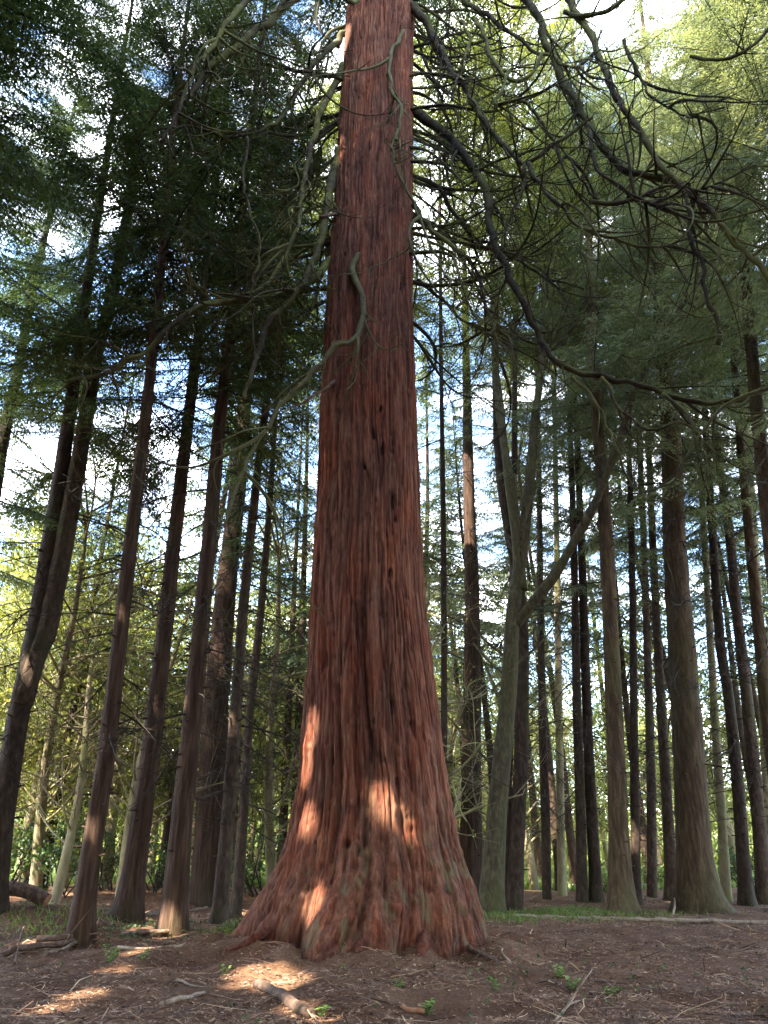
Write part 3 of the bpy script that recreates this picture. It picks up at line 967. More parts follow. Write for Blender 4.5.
# name, label, cat, base->up image points, base width px, (pixel row, width px) higher up, height, bark, crown(style, z0, lmax, per_m, leaf), extra
T = [
    ("conifer_tree", "dark conifer at the left edge with two stems forking from one base", [(-12, 915), (14, 740), (30, 660), (41, 600), (66, 440), (88, 280), (108, 150)], 40, (740, 21), 31, 'spruce', ('spruce', 10.5, 4.2, 8, 'needle'), 16),
    ("conifer_tree", "slanting dark conifer with sun on its foot beside the pile of fallen branches", [(78, 943), (93, 840), (107, 750), (124, 600), (140, 465), (156, 320), (164, 240), (172, 150)], 33, (750, 17.5), 30, 'redbark', ('spruce', 11, 4.0, 8, 'needle'), 16),
    ("conifer_tree", "dark conifer behind the branch pile, next right of the slanting sun-footed one", [(128, 920), (140, 830), (150, 760), (166, 615), (184, 455), (203, 300), (214, 200)], 34, (760, 19), 31, 'redbark', ('spruce', 12, 3.8, 8, 'needle'), 14),
    ("conifer_tree", "red-brown conifer with a broad reddish foot, in front of the shaggy trunk", [(173, 932), (181, 830), (190, 740), (203, 605), (222, 400), (234, 300), (246, 180)], 34, (740, 19), 32, 'redbark', ('spruce', 12, 4.0, 8, 'needle'), 14),
    ("redwood_tree", "thick shaggy pinkish-barked trunk half hidden behind two thin dark stems", [(204, 905), (209, 830), (214, 740), (226, 590), (238, 483), (250, 330)], 40, (740, 26), 33, 'redbark', ('cedar', 13, 3.6, 7, 'needle'), 10),
    ("conifer_tree", "slim dark conifer just right of the shaggy pinkish trunk", [(219, 922), (226, 840), (232, 765), (244, 600), (258, 470), (272, 350), (282, 220)], 20, (765, 13), 26, 'spruce', ('light', 10, 2.8, 7, 'needle'), 14),
    ("conifer_tree", "thin brown conifer stem nearest the left flank of the giant trunk", [(236, 918), (243, 820), (249, 720), (260, 620), (272, 470), (280, 330)], 14, (720, 9), 24, 'spruce', ('light', 9, 2.4, 7, 'needle'), 14),
    ("conifer_tree", "pole-thin conifer close against the left side of the giant trunk", [(290, 892), (295, 810), (299, 720), (303, 600), (307, 450), (309, 320)], 12, (720, 8), 27, 'spruce', ('light', 11, 2.6, 7, 'greyneedle'), 10),
    ("conifer_tree", "dark straight conifer rising behind the right flank of the giant trunk", [(471, 898), (471, 800), (472, 700), (472, 600), (469, 500), (466, 348), (463, 200)], 26, (700, 18), 31, 'redbark', ('light', 14, 3.0, 7, 'greyneedle'), 14),
    ("conifer_tree", "brown conifer standing close behind the forked mossy broadleaf tree", [(514, 910), (518, 820), (522, 724), (520, 600), (500, 470), (495, 350), (492, 250)], 22, (724, 14), 30, 'spruce', ('light', 13, 3.0, 7, 'greyneedle'), 12),
    ("conifer_tree", "thin dark conifer alone in the bright gap right of the forked tree", [(547, 899), (545, 800), (542, 703), (540, 560), (538, 420)], 11, (800, 9), 28, 'spruce', ('light', 10, 3.0, 7, 'greyneedle'), 10),
    ("conifer_tree", "grey-brown conifer, left of a close pair in the bright gap", [(582, 902), (580, 800), (577, 703), (574, 560), (570, 420)], 12, (800, 10), 29, 'spruce', ('cedar', 9, 3.2, 8, 'greyneedle'), 10),
    ("conifer_tree", "grey-brown conifer, right of a close pair in the bright gap", [(597, 901), (591, 800), (586, 683), (582, 560), (576, 420)], 15, (800, 11), 30, 'spruce', ('cedar', 10, 3.2, 8, 'greyneedle'), 10),
    ("conifer_tree", "straight brown conifer with stubby knots, foot touching the long fallen pole", [(620, 913), (619, 850), (616, 760), (611, 640), (605, 520), (598, 430), (593, 350), (588, 220)], 38, (760, 18), 33, 'brownbark', ('spruce', 11, 3.6, 8, 'greyneedle'), 16),
    ("conifer_tree", "thin dark conifer right behind the knotted brown trunk", [(636, 906), (635, 800), (634, 724), (632, 560), (628, 420)], 14, (800, 9), 29, 'spruce', ('light', 11, 3.0, 8, 'greyneedle'), 8),
    ("redwood_tree", "big red-brown redwood with a ribbed flaring base near the right edge", [(698, 912), (694, 850), (690, 780), (683, 662), (675, 553), (671, 436), (663, 338), (658, 240), (652, 120)], 58, (780, 31), 36, 'brownbark', ('cedar', 12, 4.0, 8, 'greyneedle'), 16),
    ("conifer_tree", "dark conifer half hidden behind the left side of the ribbed redwood", [(672, 900), (668, 820), (662, 720), (656, 610), (650, 480), (645, 350)], 16, (820, 11), 30, 'spruce', ('spruce', 10, 3.4, 8, 'greyneedle'), 10),
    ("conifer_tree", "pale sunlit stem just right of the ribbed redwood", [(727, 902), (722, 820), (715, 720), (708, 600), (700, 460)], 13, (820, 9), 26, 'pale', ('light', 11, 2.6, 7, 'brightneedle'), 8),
    ("conifer_tree", "leaning brown conifer, first dark stem right of the pale sunlit one", [(746, 905), (739, 800), (729, 700), (720, 641), (713, 540), (706, 430), (700, 320)], 18, (800, 12), 29, 'spruce', ('spruce', 11, 3.2, 8, 'greyneedle'), 12),
    ("conifer_tree", "leaning conifer by the right edge, between two other dark stems", [(765, 905), (757, 800), (747, 700), (737, 612), (728, 520), (718, 456), (706, 330)], 20, (800, 13), 30, 'spruce', ('spruce', 11, 3.2, 8, 'greyneedle'), 12),
    ("conifer_tree", "dark conifer whose trunk meets the right edge at mid height", [(788, 912), (778, 800), (768, 720), (757, 610), (746, 500), (737, 397), (728, 260)], 26, (720, 13), 31, 'brownbark', ('spruce', 11, 3.6, 8, 'greyneedle'), 12),
    ("conifer_tree", "stout conifer at the upper right edge with its foot out of view", [(808, 928), (794, 780), (780, 620), (768, 514), (758, 420), (749, 319), (740, 200), (732, 80)], 34, (620, 17), 33, 'brownbark', ('spruce', 12, 3.8, 8, 'greyneedle'), 12),
    ("conifer_tree", "pole-thin stem rising just right of the giant trunk", [(444, 914), (444, 780), (444, 640), (443, 500), (441, 350), (440, 200)], 9, (780, 7), 32, 'spruce', ('light', 13, 3.6, 9, 'brightneedle'), 8),
    ("conifer_tree", "tall bright-crowned conifer whose foot hides behind the forked tree", [(503, 909), (508, 780), (512, 640), (514, 500), (515, 350), (516, 200)], 11, (780, 9), 34, 'spruce', ('cedar', 15, 4.2, 9, 'brightneedle'), 4),
    ("conifer_tree", "bright-crowned conifer hidden behind the left flank of the giant trunk", [(312, 905), (325, 780), (328, 640), (330, 500), (334, 350), (338, 200)], 11, (780, 9), 32, 'spruce', ('cedar', 15, 4.0, 9, 'brightneedle'), 4),
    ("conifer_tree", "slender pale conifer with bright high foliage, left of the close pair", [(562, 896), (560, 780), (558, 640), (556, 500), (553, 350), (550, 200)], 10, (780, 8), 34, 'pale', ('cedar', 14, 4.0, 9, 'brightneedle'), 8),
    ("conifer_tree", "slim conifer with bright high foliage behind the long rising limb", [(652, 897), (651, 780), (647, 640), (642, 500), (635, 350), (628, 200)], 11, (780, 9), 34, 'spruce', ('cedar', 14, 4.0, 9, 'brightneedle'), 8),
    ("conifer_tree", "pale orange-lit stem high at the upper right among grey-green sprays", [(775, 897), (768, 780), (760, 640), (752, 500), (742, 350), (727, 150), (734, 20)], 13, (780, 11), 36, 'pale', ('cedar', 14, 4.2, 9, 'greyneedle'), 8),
    ("conifer_tree", "far-left leaning conifer crossing the left edge at mid height", [(-62, 905), (-45, 760), (-25, 620), (0, 456), (18, 370), (35, 280), (58, 180)], 32, (620, 17), 30, 'spruce', ('spruce', 10, 4.0, 8, 'needle'), 12),
]


def tree_from_row(row, idx):
    name, label, pts, wb, (uy, uw), H, bk, (style, cz, lmax, perm, lf), nd = row
    rng = np.random.default_rng(900 + idx)
    b = ground_hit(pts[0][0], pts[0][1])
    Y = b[1]
    right = pts[0][0] > 430
    H = H + (9 if right else 3); perm *= .62 if right else .86; lmax *= 1.1
    if right: cz += 0
    else: cz -= 1.5
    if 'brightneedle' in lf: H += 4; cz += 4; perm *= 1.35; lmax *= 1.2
    base, W = poly_trunk(pts, Y, wb, uw, H)
    # radius
    pu = at(384, uy, Y)
    rb = wb / 2 * zc(base) / F
    rm = uw / 2 * zc(pu) / F
    zm = pu[2] - base[2]
    t = empty(name, base, label, "tree", "trunks of the wood around the giant tree")
    stem, rad = stem_trunk("trunk", W, base, rb, rm, zm, H, M[bk], t, idx * 13 + 5, 32 if wb > 25 else 20, .55 if wb > 25 else .4, 70 if wb > 16 else 24)
    if 'ribbed' in label:
        pass
    tri, ti, AX = crown_mesh(rng, style, stem, cz, H, lmax, perm, .2, base, True, shape=.42 if 'brightneedle' in lf else .7)
    crown_obj("crown", t, tri, ti, AX, lf, 'twig')
    add_dead(t, stem, rad, 2.2 if wb < 30 else 3.5, cz + 4, nd + 14, rng, (.5, 1.25))
    return t, stem, rad, base


for i, row in enumerate(T):
    tr, stem, rad, base = tree_from_row(row, i)
    if i == 0:
        # the second stem of the forked tree
        P3 = [at(x, y, base[1]) - base for x, y in [(22, 705), (36, 655), (49, 620), (72, 500), (96, 358), (113, 290), (130, 200), (146, 90)]]
        g = Geo(); P = catmull(P3, 60); g.tube(P, np.linspace(.25, .12, 60), 16, 0, .5, .08, 3)
        g.obj("fork_stem", [M['spruce']], tr)


# ------------------------------------------------------------------ forked broadleaf tree
def grow(g, rng, p, d, L0, r0, lvl, leaves, spread=.5, up=.10, m=0):
    step = .25 if L0 > 2 else .14
    n = max(4, int(L0 / step))
    pts = [np.array(p, float)]
    k = rng.normal(0, .12, 3)
    d = np.array(d, float) / np.linalg.norm(d)
    for i in range(n):
        k = k * .8 + rng.normal(0, .10, 3)
        d = d + k * .35 + np.array([0, 0, up * .12]); d /= np.linalg.norm(d)
        pts.append(pts[-1] + d * L0 / n)
    P = np.array(pts)
    R = np.linspace(r0, r0 * .45, len(P))
    g.tube(P, R, 7 if r0 > .04 else (5 if r0 > .015 else 3), m, .5, 0, 0, r0 > .03)
    if lvl == 0:
        leaves.append(P); return
    for _ in range(int(rng.integers(3, 6)) if lvl > 1 else int(rng.integers(3, 5))):
        i = int(len(P) * rng.uniform(.35, 1.0)); i = min(i, len(P) - 1)
        dd = d * .6 + rng.normal(0, spread, 3); dd[2] += up
        grow(g, rng, P[i], dd, L0 * rng.uniform(.45, .7), R[i] * .6, lvl - 1, leaves, spread, up, m)


def leaf_tris(rng, leaves, per, size, jitter):
    pts = np.concatenate([P[rng.integers(len(P), size=per)] for P in leaves])
    pts = pts + rng.normal(0, jitter, pts.shape)
    n = len(pts)
    d = rng.normal(0, 1, (n, 3)); d[:, 2] -= .4; d /= np.linalg.norm(d, axis=1, keepdims=True)
    wv = np.cross(d, rng.normal(0, 1, (n, 3))); wv /= np.linalg.norm(wv, axis=1, keepdims=True)
    s = size * rng.uniform(.6, 1.3, n)[:, None]
    V = np.stack([pts - d * s * .5, pts + wv * s * .33, pts + d * s * .5, pts - wv * s * .33], 1)
    return V, np.clip(rng.normal(.5, .22, n), 0, 1)


def add_leaves(g, rng, leaves, per, size, jitter, m=1):
    V, ti = leaf_tris(rng, leaves, per, size, jitter)
    n = len(V)
    g.add(V.reshape(-1, 3), np.arange(n * 4).reshape(-1, 4), None, m, np.repeat(ti, 4))


def forked_tree():
    rng = np.random.default_rng(44)
    Y = ground_hit(491, 912)[1]
    pts = [(491, 912), (494, 860), (498, 800), (505, 730), (509, 683), (513, 612), (519, 570), (528, 500), (534, 428), (542, 358), (544, 280), (546, 200), (543, 120)]
    base, W = poly_trunk(pts, Y, 34, 17, 27)
    t = empty("broadleaf_tree", base, "grey mossy broadleaf tree with forked stem and one long limb rising right", "tree")
    pu = at(384, 683, Y)
    stem, rad = stem_trunk("trunk", W, base, 16.5 * zc(base) / F, 8.3 * zc(pu) / F, pu[2] - base[2], 27, M['greybark'], t, 321, 36, .5, 4, .10, .03)
    def limb(pp, r0, r1, sub, m='greybark', yend=0.0):
        P3 = [at(x, y, Y + yend * i / len(pp)) - base for i, (x, y) in enumerate(pp)]
        P = catmull(P3, 60)
        g = Geo(); twigged(g, rng, P, r0, r1, 14, sub, (1.0, 3.5), 2, 0, .18, .05, .05)
        return g.obj("limb", [M[m]], t)
    limb([(521, 590), (517, 545), (512, 500), (503, 436), (498, 390), (495, 358), (498, 290), (505, 220), (508, 140)], .20, .08, 16)
    limb([(515, 626), (530, 606), (554, 576), (575, 540), (597, 499), (610, 465), (620, 440), (632, 397), (648, 366), (668, 330), (683, 303), (700, 265), (722, 235)], .18, .08, 14, 'greybark', -4.0)
    for k in range(14):
        z = rng.uniform(3.5, 20); az = rng.random() * 2 * PI
        c = stem(z); g = Geo()
        leaves = []
        grow(g, rng, np.array([c[0], c[1], z]), (math.cos(az), math.sin(az), .7), rng.uniform(1.6, 3.0), .05, 2, leaves, .45, .25)
        g.obj("branch", [M['greybark']], t)
    # high crown of fresh leaves
    g = Geo(); leaves = []
    for k in range(10):
        z = rng.uniform(17, 26); az = rng.random() * 2 * PI; c = stem(z)
        grow(g, rng, np.array([c[0], c[1], z]), (math.cos(az), math.sin(az), .8), rng.uniform(2.5, 4), .06, 3, leaves, .5, .2)
    add_leaves(g, rng, leaves, 5, .12, .18)
    g.obj("crown", [M['greybark'], M['springleaf']], t)


forked_tree()

# ------------------------------------------------------------------ background trees (shared meshes)
def make_proto(kind, seed):
    """returns list of (part name, mesh)"""
    rng = np.random.default_rng(seed)
    out = []
    t = empty("proto", (0, 0, 0), "x", "x")
    if kind.startswith('con'):
        H = rng.uniform(24, 31)
        bend = rng.normal(0, .5, 2)
        W = np.array([[0, 0, 0], [bend[0] * .2, bend[1] * .2, H * .3], [bend[0], bend[1], H * .65], [bend[0] * 1.3, bend[1] * 1.3, H]])
        stem, rad = stem_trunk("trunk", W, np.zeros(3), .30, .19, 3, H, M['spruce'], t, seed, 14, .5, 12)
        lf = {'con_bright': 'brightneedle', 'con_grey': 'greyneedle', 'con_dark': 'needle'}[kind]
        tri, ti, AX = crown_mesh(rng, 'far', stem, {'con_dark': 3, 'con_bright': 5, 'con_grey': 9}[kind], H, 3.8, 6.5, .45)
        crown_obj("crown", t, tri, ti, AX, lf, 'twig')
    else:
        H = rng.uniform(11, 17)
        g = Geo(); leaves = []
        d0 = rng.normal(0, .08, 3); d0[2] = 1
        P = wiggle(rng, (0, 0, -.2), d0, H * .75, .4, .05, .01, .01)
        gt = Geo(); gt.tube(P, np.linspace(.17, .05, len(P)), 10, 0, .5, .08, seed % 30)
        gt.obj("trunk", [M['pale']], t)
        for k in range(22):
            i = int(len(P) * rng.uniform(.2, 1)); i = min(i, len(P) - 1)
            az = rng.random() * 2 * PI
            grow(g, rng, P[i], (math.cos(az), math.sin(az), rng.uniform(.2, .9)), rng.uniform(1.6, 3.4), .04, 2, leaves, .5, .12)
        if kind == 'bare':
            add_leaves(g, rng, leaves, 1, .07, .2)
        else:
            add_leaves(g, rng, leaves, 26, .13, .28)
        g.obj("crown", [M['pale'], M['springleaf']], t)
    for c in list(t.children):
        out.append((c.name.split('.')[0], c.data))
        bpy.data.objects.remove(c)
    bpy.data.objects.remove(t)
    return out


PROTO = {}
for k, (kd, n) in {'con_bright': ('con_bright', 3), 'con_grey': ('con_grey', 3), 'con_dark': ('con_dark', 3), 'broad': ('broad', 4), 'bare': ('bare', 3)}.items():
    PROTO[k] = [make_proto(kd, 3000 + 17 * len(PROTO) + 5 * i) for i in range(n)]


def place(kind, x, y, name, label, group, rng, s=None):
    pr = PROTO[kind][int(rng.integers(len(PROTO[kind])))]
    t = empty(name, (x, y, float(gz(x, y)) - .05), label, "tree", group)
    s = s or rng.uniform(.85, 1.15)
    t.scale = (s, s, s)
    t.rotation_euler = (rng.normal(0, .02), rng.normal(0, .02), rng.random() * 2 * PI)
    for nm, me in pr:
        o = bpy.data.objects.new(nm, me); COL.objects.link(o); o.parent = t
    return t


rngp = np.random.default_rng(2024)


def base_at(px, py):
    p = ground_hit(px, py); return p[0], p[1]


# sunlit broadleaf trees and conifers beyond, by the image column of their foot and their distance
def col(px, Y):
    return (px - 384) / F * (Y * cp + (0.2 - CAMZ) * sp), Y


for px, Y in [(455, 24), (432, 31), (486, 27), (53, 23.5), (36, 27), (535, 36), (668, 40), (345, 30), (275, 27), (120, 24)]:
    place('bare', *col(px, Y), "broadleaf_tree", "thin almost leafless pale-barked tree of fine bare twigs among the conifers", "bare young trees among the conifers", rngp, rngp.uniform(.9, 1.4))
L_BROAD = "young pale-stemmed tree in yellow-green spring leaf in the sunny wood behind"
L_CONB = "sunlit yellow-green conifer in the far wood behind the dark trunks"
L_CONG = "grey-green conifer among the farther trees behind the clearing"
L_COND = "dark green conifer in the shade of the wood at the left"
for px, Y in [(20, 30), (60, 34), (430, 66), (465, 60), (505, 68), (535, 62), (580, 70), (625, 64), (665, 72), (705, 66), (750, 62), (595, 58), (105, 31), (150, 38), (200, 36), (255, 40), (300, 36), (-30, 27), (440, 44), (560, 52), (610, 56), (720, 50), (740, 42), (690, 60), (520, 60), (-5, 42), (85, 46), (800, 44), (655, 46), (480, 52), (35, 38), (130, 40), (175, 34), (225, 45), (285, 48), (-60, 36), (110, 52), (-20, 33), (5, 48), (190, 50), (70, 40), (235, 33)]:
    place('broad', *col(px, Y), "broadleaf_tree", L_BROAD, "young broadleaf trees in the background", rngp, rngp.uniform(1.0, 1.55))
for px, Y in [(10, 52), (70, 58), (130, 54), (190, 60), (250, 56), (320, 60), (380, 70), (520, 74), (432, 46), (458, 56), (486, 62), (447, 80), (420, 64), (660, 84), (820, 60), (-40, 60), (160, 75), (280, 80)]:
    place('con_bright', *col(px, Y), "conifer_tree", L_CONB, "sunlit conifers in the far wood", rngp, rngp.uniform(.8, 1.15))
for px, Y in [(428, 33), (500, 34), (470, 41), (560, 36), (425, 38), (540, 46), (575, 40), (650, 40), (708, 38), (770, 36), (800, 32), (625, 50), (455, 48), (840, 40), (-40, 46), (60, 50), (145, 54), (225, 44), (300, 50), (330, 55)]:
    place('con_grey', *col(px, Y), "conifer_tree", L_CONG, "grey-green conifers behind the clearing", rngp, rngp.uniform(.85, 1.2))
for px, Y in [(40, 29), (160, 33), (280, 33)]:
    place('con_dark', *col(px, Y), "conifer_tree", L_COND, "dark conifers at the left", rngp, rngp.uniform(.8, 1.1))


def far_wood():
    rng = np.random.default_rng(303)
    g = Geo()
    n = 70000
    a = rng.uniform(-.75, .75, n); D = rng.uniform(85, 135, n)
    x = D * np.tan(a); y = D
    top = 10 - 6.5 * smooth(0, 25, x) + (7 - 4 * smooth(0, 25, x)) * vnoise(x * .07 + 80, y * .05 + 5, 91) + 3 * vnoise(x * .3 + 80, y * .2, 92)
    z = top * rng.random(n) ** .8 + rng.normal(0, .4, n)
    P = np.stack([x, y, gz(x, y) + z], -1)
    d = rng.normal(0, 1, (n, 3)); d /= np.linalg.norm(d, axis=1, keepdims=True)
    wv = np.cross(d, rng.normal(0, 1, (n, 3))); wv /= np.linalg.norm(wv, axis=1, keepdims=True)
    s = rng.uniform(.35, .8, n)[:, None]
    V = np.stack([P - d * s, P + wv * s * .6, P + d * s, P - wv * s * .6], 1).reshape(-1, 3)
    g.add(V, np.arange(n * 4).reshape(-1, 4), None, 0, np.repeat(np.clip(rng.normal(.5, .25, n), 0, 1), 4))
    o = g.obj("far_woodland", [M['springleaf']])
    tag(o, "bright hazy edge of woodland far beyond the field", "woodland", kind="stuff")


far_wood()


# trees added behind and beside the viewer so their crowns shade the clearing
def shade_trees():
    rng = np.random.default_rng(61)
    spots = []
    for gx in np.arange(-27, 22, 5.2):
        for gy in np.arange(-24, 10, 5.2):
            x = gx + rng.uniform(-1.3, 1.3); y = gy + rng.uniform(-1.3, 1.3)
            if y > -1 and abs(x) < 7 + max(0, y) * .6: continue
            if math.hypot(x, y) < 3.5: continue
            if x > 8 and y < -14: continue
            spots.append((x, y))
    for k in range(46):  # ring added to cut the light reaching the fronts of the trunks
        a = rng.uniform(PI * .98, PI * 2.02); D = rng.uniform(24, 44)
        place('con_dark', D * math.cos(a), D * math.sin(a) - 2, "conifer_tree", "conifer added behind the standpoint, outside the picture, to cut light from behind", "conifers added around the viewer for shade", rng, rng.uniform(.8, 1.0))
    spots += [(-12.2, 9.5), (-13.5, 14), (13.5, 9), (16, 14), (20, 18), (12.5, 16.5), (-9.2, 5.6), (-6.5, 1.8), (-10.6, 9), (-9.5, 2.5), (-7.5, -1.5)]
    hs = SUN[:2] / np.linalg.norm(SUN[:2]); lat = np.array([-hs[1], hs[0]])
    for it in range(6):
        moved = []
        for x, y in spots:
            for p, r in GAPS:
                d = np.array([x, y]) - p[:2]
                if d @ hs > 0 and p[2] + (d @ hs) * SUN[2] / np.linalg.norm(SUN[:2]) < 38 and abs(d @ lat) < r + .45:
                    sh = (r + .5 - abs(d @ lat)) * (1 if d @ lat >= 0 else -1)
                    x, y = x + lat[0] * sh, y + lat[1] * sh
            moved.append((x, y))
        spots = moved
    for x, y in spots:
        left = x < -3
        H = rng.uniform(33, 38) if left else (36 if y > 7 else rng.uniform(23, 27))
        fine = y > 7
        if -12 < x < -5 and -3 < y < 10.5: H = 46  # made taller to keep sun off the upper sequoia trunk
        base = np.array([x, y, float(gz(x, y))])
        t = empty("conifer_tree", base, "conifer added behind the standpoint, outside the picture, to cut light from behind", "tree", "conifers added around the viewer for shade")
        W = np.array([base, base + [rng.normal(0, .2), rng.normal(0, .2), H * .5], base + [rng.normal(0, .3), rng.normal(0, .3), H]])
        stem, rad = stem_trunk("trunk", W, base, .32, .2, 3, H, M['spruce'], t, int(x * 7 + y * 3 + 300), 14, .5, 6)
        def keepf(C):
            # nothing of these trees hangs into the view
            d = C - np.array([0, 0, CAMZ])
            f = d[:, 1] * cp + d[:, 2] * sp
            u = d[:, 0] / np.maximum(f, .01); v = (-d[:, 1] * sp + d[:, 2] * cp) / np.maximum(f, .01)
            lim = ((u > -.14) | (v < .22) if left else (u < .30) | (v < .24)) if fine else (u > -9)
            return ~((f > 0) & (np.abs(u) < .60) & (np.abs(v) < .78) & lim)
        tri, ti, AX = crown_mesh(rng, 'spruce' if fine else 'dense', stem, 12 if y > -8 else 4, H, 5.2 if fine else (5.8 if H > 45 else 4.2), (10 if left else 10) if fine else 8, .8, base, True, keep_fn=keepf, shape=.5)
        AX = [a for a in AX if keepf((a + base)[[0, -1]]).all()]
        crown_obj("crown", t, tri, ti, AX, 'needle' if left or not fine else 'greyneedle', 'twig')


shade_trees()

# crown of the sequoia far above the picture
def seq_crown():
    rng = np.random.default_rng(8)
    stem = lambda z: np.array([seq_c(z + SEQ_BASE[2]) - SEQ_BASE[0], 0])
    tri, ti, AX = crown_mesh(rng, 'cedar', stem, 28, 42, 6.0, 14, .8, SEQ_BASE, True, shape=.6)
    crown_obj("crown", seq, tri, ti, AX, 'needle', 'twig')


seq_crown()


# ------------------------------------------------------------------ shrubs, grass, plants
def make_shrub_mesh(seed, leafmat, h):
    rng = np.random.default_rng(seed)
    g = Geo(); leaves = []
    for k in range(9):
        az = rng.random() * 2 * PI
        grow(g, rng, (rng.normal(0, .15), rng.normal(0, .15), -.05), (math.cos(az) * .6, math.sin(az) * .6, 1), h * rng.uniform(.45, .8), .02, 2, leaves, .5, .1)
    add_leaves(g, rng, leaves, 10, .085, .07)
    o = g.obj("shrub", [M['twig'], M[leafmat]])
    me = o.data; bpy.data.objects.remove(o)
    return me


SHR = [make_shrub_mesh(41 + i, 'shrubleaf', 1.7) for i in range(3)] + [make_shrub_mesh(51, 'grassblade', 1.2)]
SHRUBS = [(262, 897, 1.5, 0, "dark glossy holly bush low behind the left flank of the giant trunk"), (160, 893, 1.3, 1, "leafy shrub between the two dark trunks left of centre"),
          (60, 897, 1.2, 2, "low green shrub behind the end of the sawn log"), (430, 893, 1.2, 0, "shaded shrub showing just past the right flank of the giant trunk"),
          (500, 889, 1.1, 2, "low shrub behind the forked mossy tree"), (655, 885, 1.2, 3, "bright green bush in the gap left of the ribbed redwood"),
          (750, 893, 1.2, 1, "dark shrub at the foot of the leaning stems by the right edge"), (605, 893, .9, 3, "small bright bush behind the knotted brown trunk"),
          (15, 893, 1.6, 1, "tall shrub at the far left behind the log"), (555, 888, .8, 3, "low bright bush in the gap right of the forked tree"),
          (110, 890, 1.4, 0, "dense green shrub behind the slanting sun-footed conifer"), (215, 889, 1.4, 2, "shrub in the shade behind the shaggy trunk")]
for px, py, s, k, lab in SHRUBS:
    p = ground_hit(px, py)
    o = bpy.data.objects.new("shrub", SHR[k]); COL.objects.link(o)
    o.location = (p[0], p[1], float(gz(p[0], p[1]))); o.scale = (s, s, s); o.rotation_euler = (0, 0, rngp.random() * 6)
    tag(o, lab, "shrub", "understorey shrubs")


def grass():
    rng = np.random.default_rng(88)
    pts = []
    # patch at the foot of the forked tree, ground cover behind
    n = 2600
    x = rng.normal(0, 1, n); y = rng.normal(0, 1, n)
    c = ground_hit(560, 912)
    pts.append(np.stack([c[0] + x * 1.5 - .2, c[1] + y * 1.0], -1))
    c = ground_hit(70, 925)
    pts.append(np.stack([c[0] - .3 + x[:500] * .9, c[1] + y[:500] * .7], -1))
    c = ground_hit(245, 928)
    pts.append(np.stack([c[0] + x[:600] * .35, c[1] + y[:600] * .5], -1))
    yy = 36 + 45 * rng.random(46000) ** 1.3
    xx = (rng.random(46000) * 2 - 1) * (yy * .62)
    k = vnoise(xx * .3 + 30, yy * .3 + 30, 9) + .25 * (yy - 38) / 8 > rng.normal(-.05, .35, len(xx))
    pts.append(np.stack([xx[k], yy[k]], -1))
    P = np.concatenate(pts); n = len(P)
    far = P[:, 1] > 31
    z = gz(P[:, 0], P[:, 1])
    h = np.where(far, rng.uniform(.12, .40, n), rng.uniform(.04, .16, n))
    wdt = np.where(far, .05, .02) * rng.uniform(.6, 1.4, n)
    a = rng.random(n) * 2 * PI
    s = np.stack([np.cos(a), np.sin(a), np.zeros(n)], -1) * wdt[:, None]
    b = np.stack([P[:, 0], P[:, 1], z - .01], -1)
    tip = b + np.stack([rng.normal(0, .5, n) * h, rng.normal(0, .5, n) * h, h], -1)
    V = np.stack([b - s, b + s, tip], 1).reshape(-1, 3)
    o = build("grass", V, None, np.arange(n * 3).reshape(-1, 3), [M['grassblade']], tint=np.repeat(np.clip(rng.normal(.5, .2, n), 0, 1), 3))
    tag(o, "grass and low green ground cover at the edge of the clearing", "grass", kind="stuff")


grass()

def ground_cover():
    rng = np.random.default_rng(66)
    g = Geo()
    C = []
    for px, py, sx_, sy_, k in [(70, 918, 1.6, 1.2, 260), (150, 935, 1.6, .6, 120), (240, 925, .6, .5, 50), (540, 915, 1.8, .7, 220), (620, 905, 4, 2, 200), (400, 985, 5, 2, 60), (580, 975, 3, 1.5, 60)]:
        c = ground_hit(px, py)
        C.append(np.stack([c[0] + rng.normal(0, sx_, k), c[1] + rng.normal(0, sy_, k)], -1))
    C = np.concatenate(C)
    for x, y in C:
        if math.hypot(x - TREE_XY[0], y - TREE_XY[1]) < 2.6: continue
        m = int(rng.integers(3, 8)); a = rng.random(m) * 2 * PI; l = rng.uniform(.03, .075, m)
        d = np.stack([np.cos(a), np.sin(a), rng.uniform(.1, .8, m)], -1); wv = np.stack([-np.sin(a), np.cos(a), np.zeros(m)], -1)
        b = np.array([x, y, float(gz(x, y)) + .01]) + np.stack([rng.normal(0, .03, m), rng.normal(0, .03, m), rng.uniform(0, .06, m)], -1)
        L_ = l[:, None]
        V = np.stack([b, b + d * L_ * .5 + wv * L_ * .3, b + d * L_, b + d * L_ * .5 - wv * L_ * .3], 1).reshape(-1, 3)
        g.add(V, np.arange(m * 4).reshape(-1, 4), None, 0, np.repeat(np.clip(rng.normal(.5, .2, m), 0, 1), 4))
    o = g.obj("ground_cover", [M['shrubleaf']])
    tag(o, "small green leaves of low plants scattered over the forest floor", "ground plants", kind="stuff")


ground_cover()

SPROUTS = [(498, 991, .16, "seedling right of the giant trunk, beside the curved pale sticks"), (560, 978, .15, "upright green seedling on bare litter in the right half"),
           (574, 990, .18, "leafy green seedling lying low beside a short dark stick"), (612, 997, .10, "tiny green sprout, rightmost on the bare litter"),
           (110, 962, .24, "brightest green seedling in front of the branch pile"), (142, 960, .18, "pale green seedling right of the brightest one"),
           (399, 989, .14, "small sprout in front of the middle of the giant trunk"), (321, 1018, .13, "sprout at the end of the thick broken stick"),
           (426, 1014, .13, "single upright leaf sprout near the bottom edge"), (225, 975, .08, "tiny sprout in the dark hollow left of the sun patch"),
           (522, 924, .22, "clump of bright leaves at the foot of the forked tree"), (715, 895, .2, "green tuft at the foot of the ribbed redwood")]


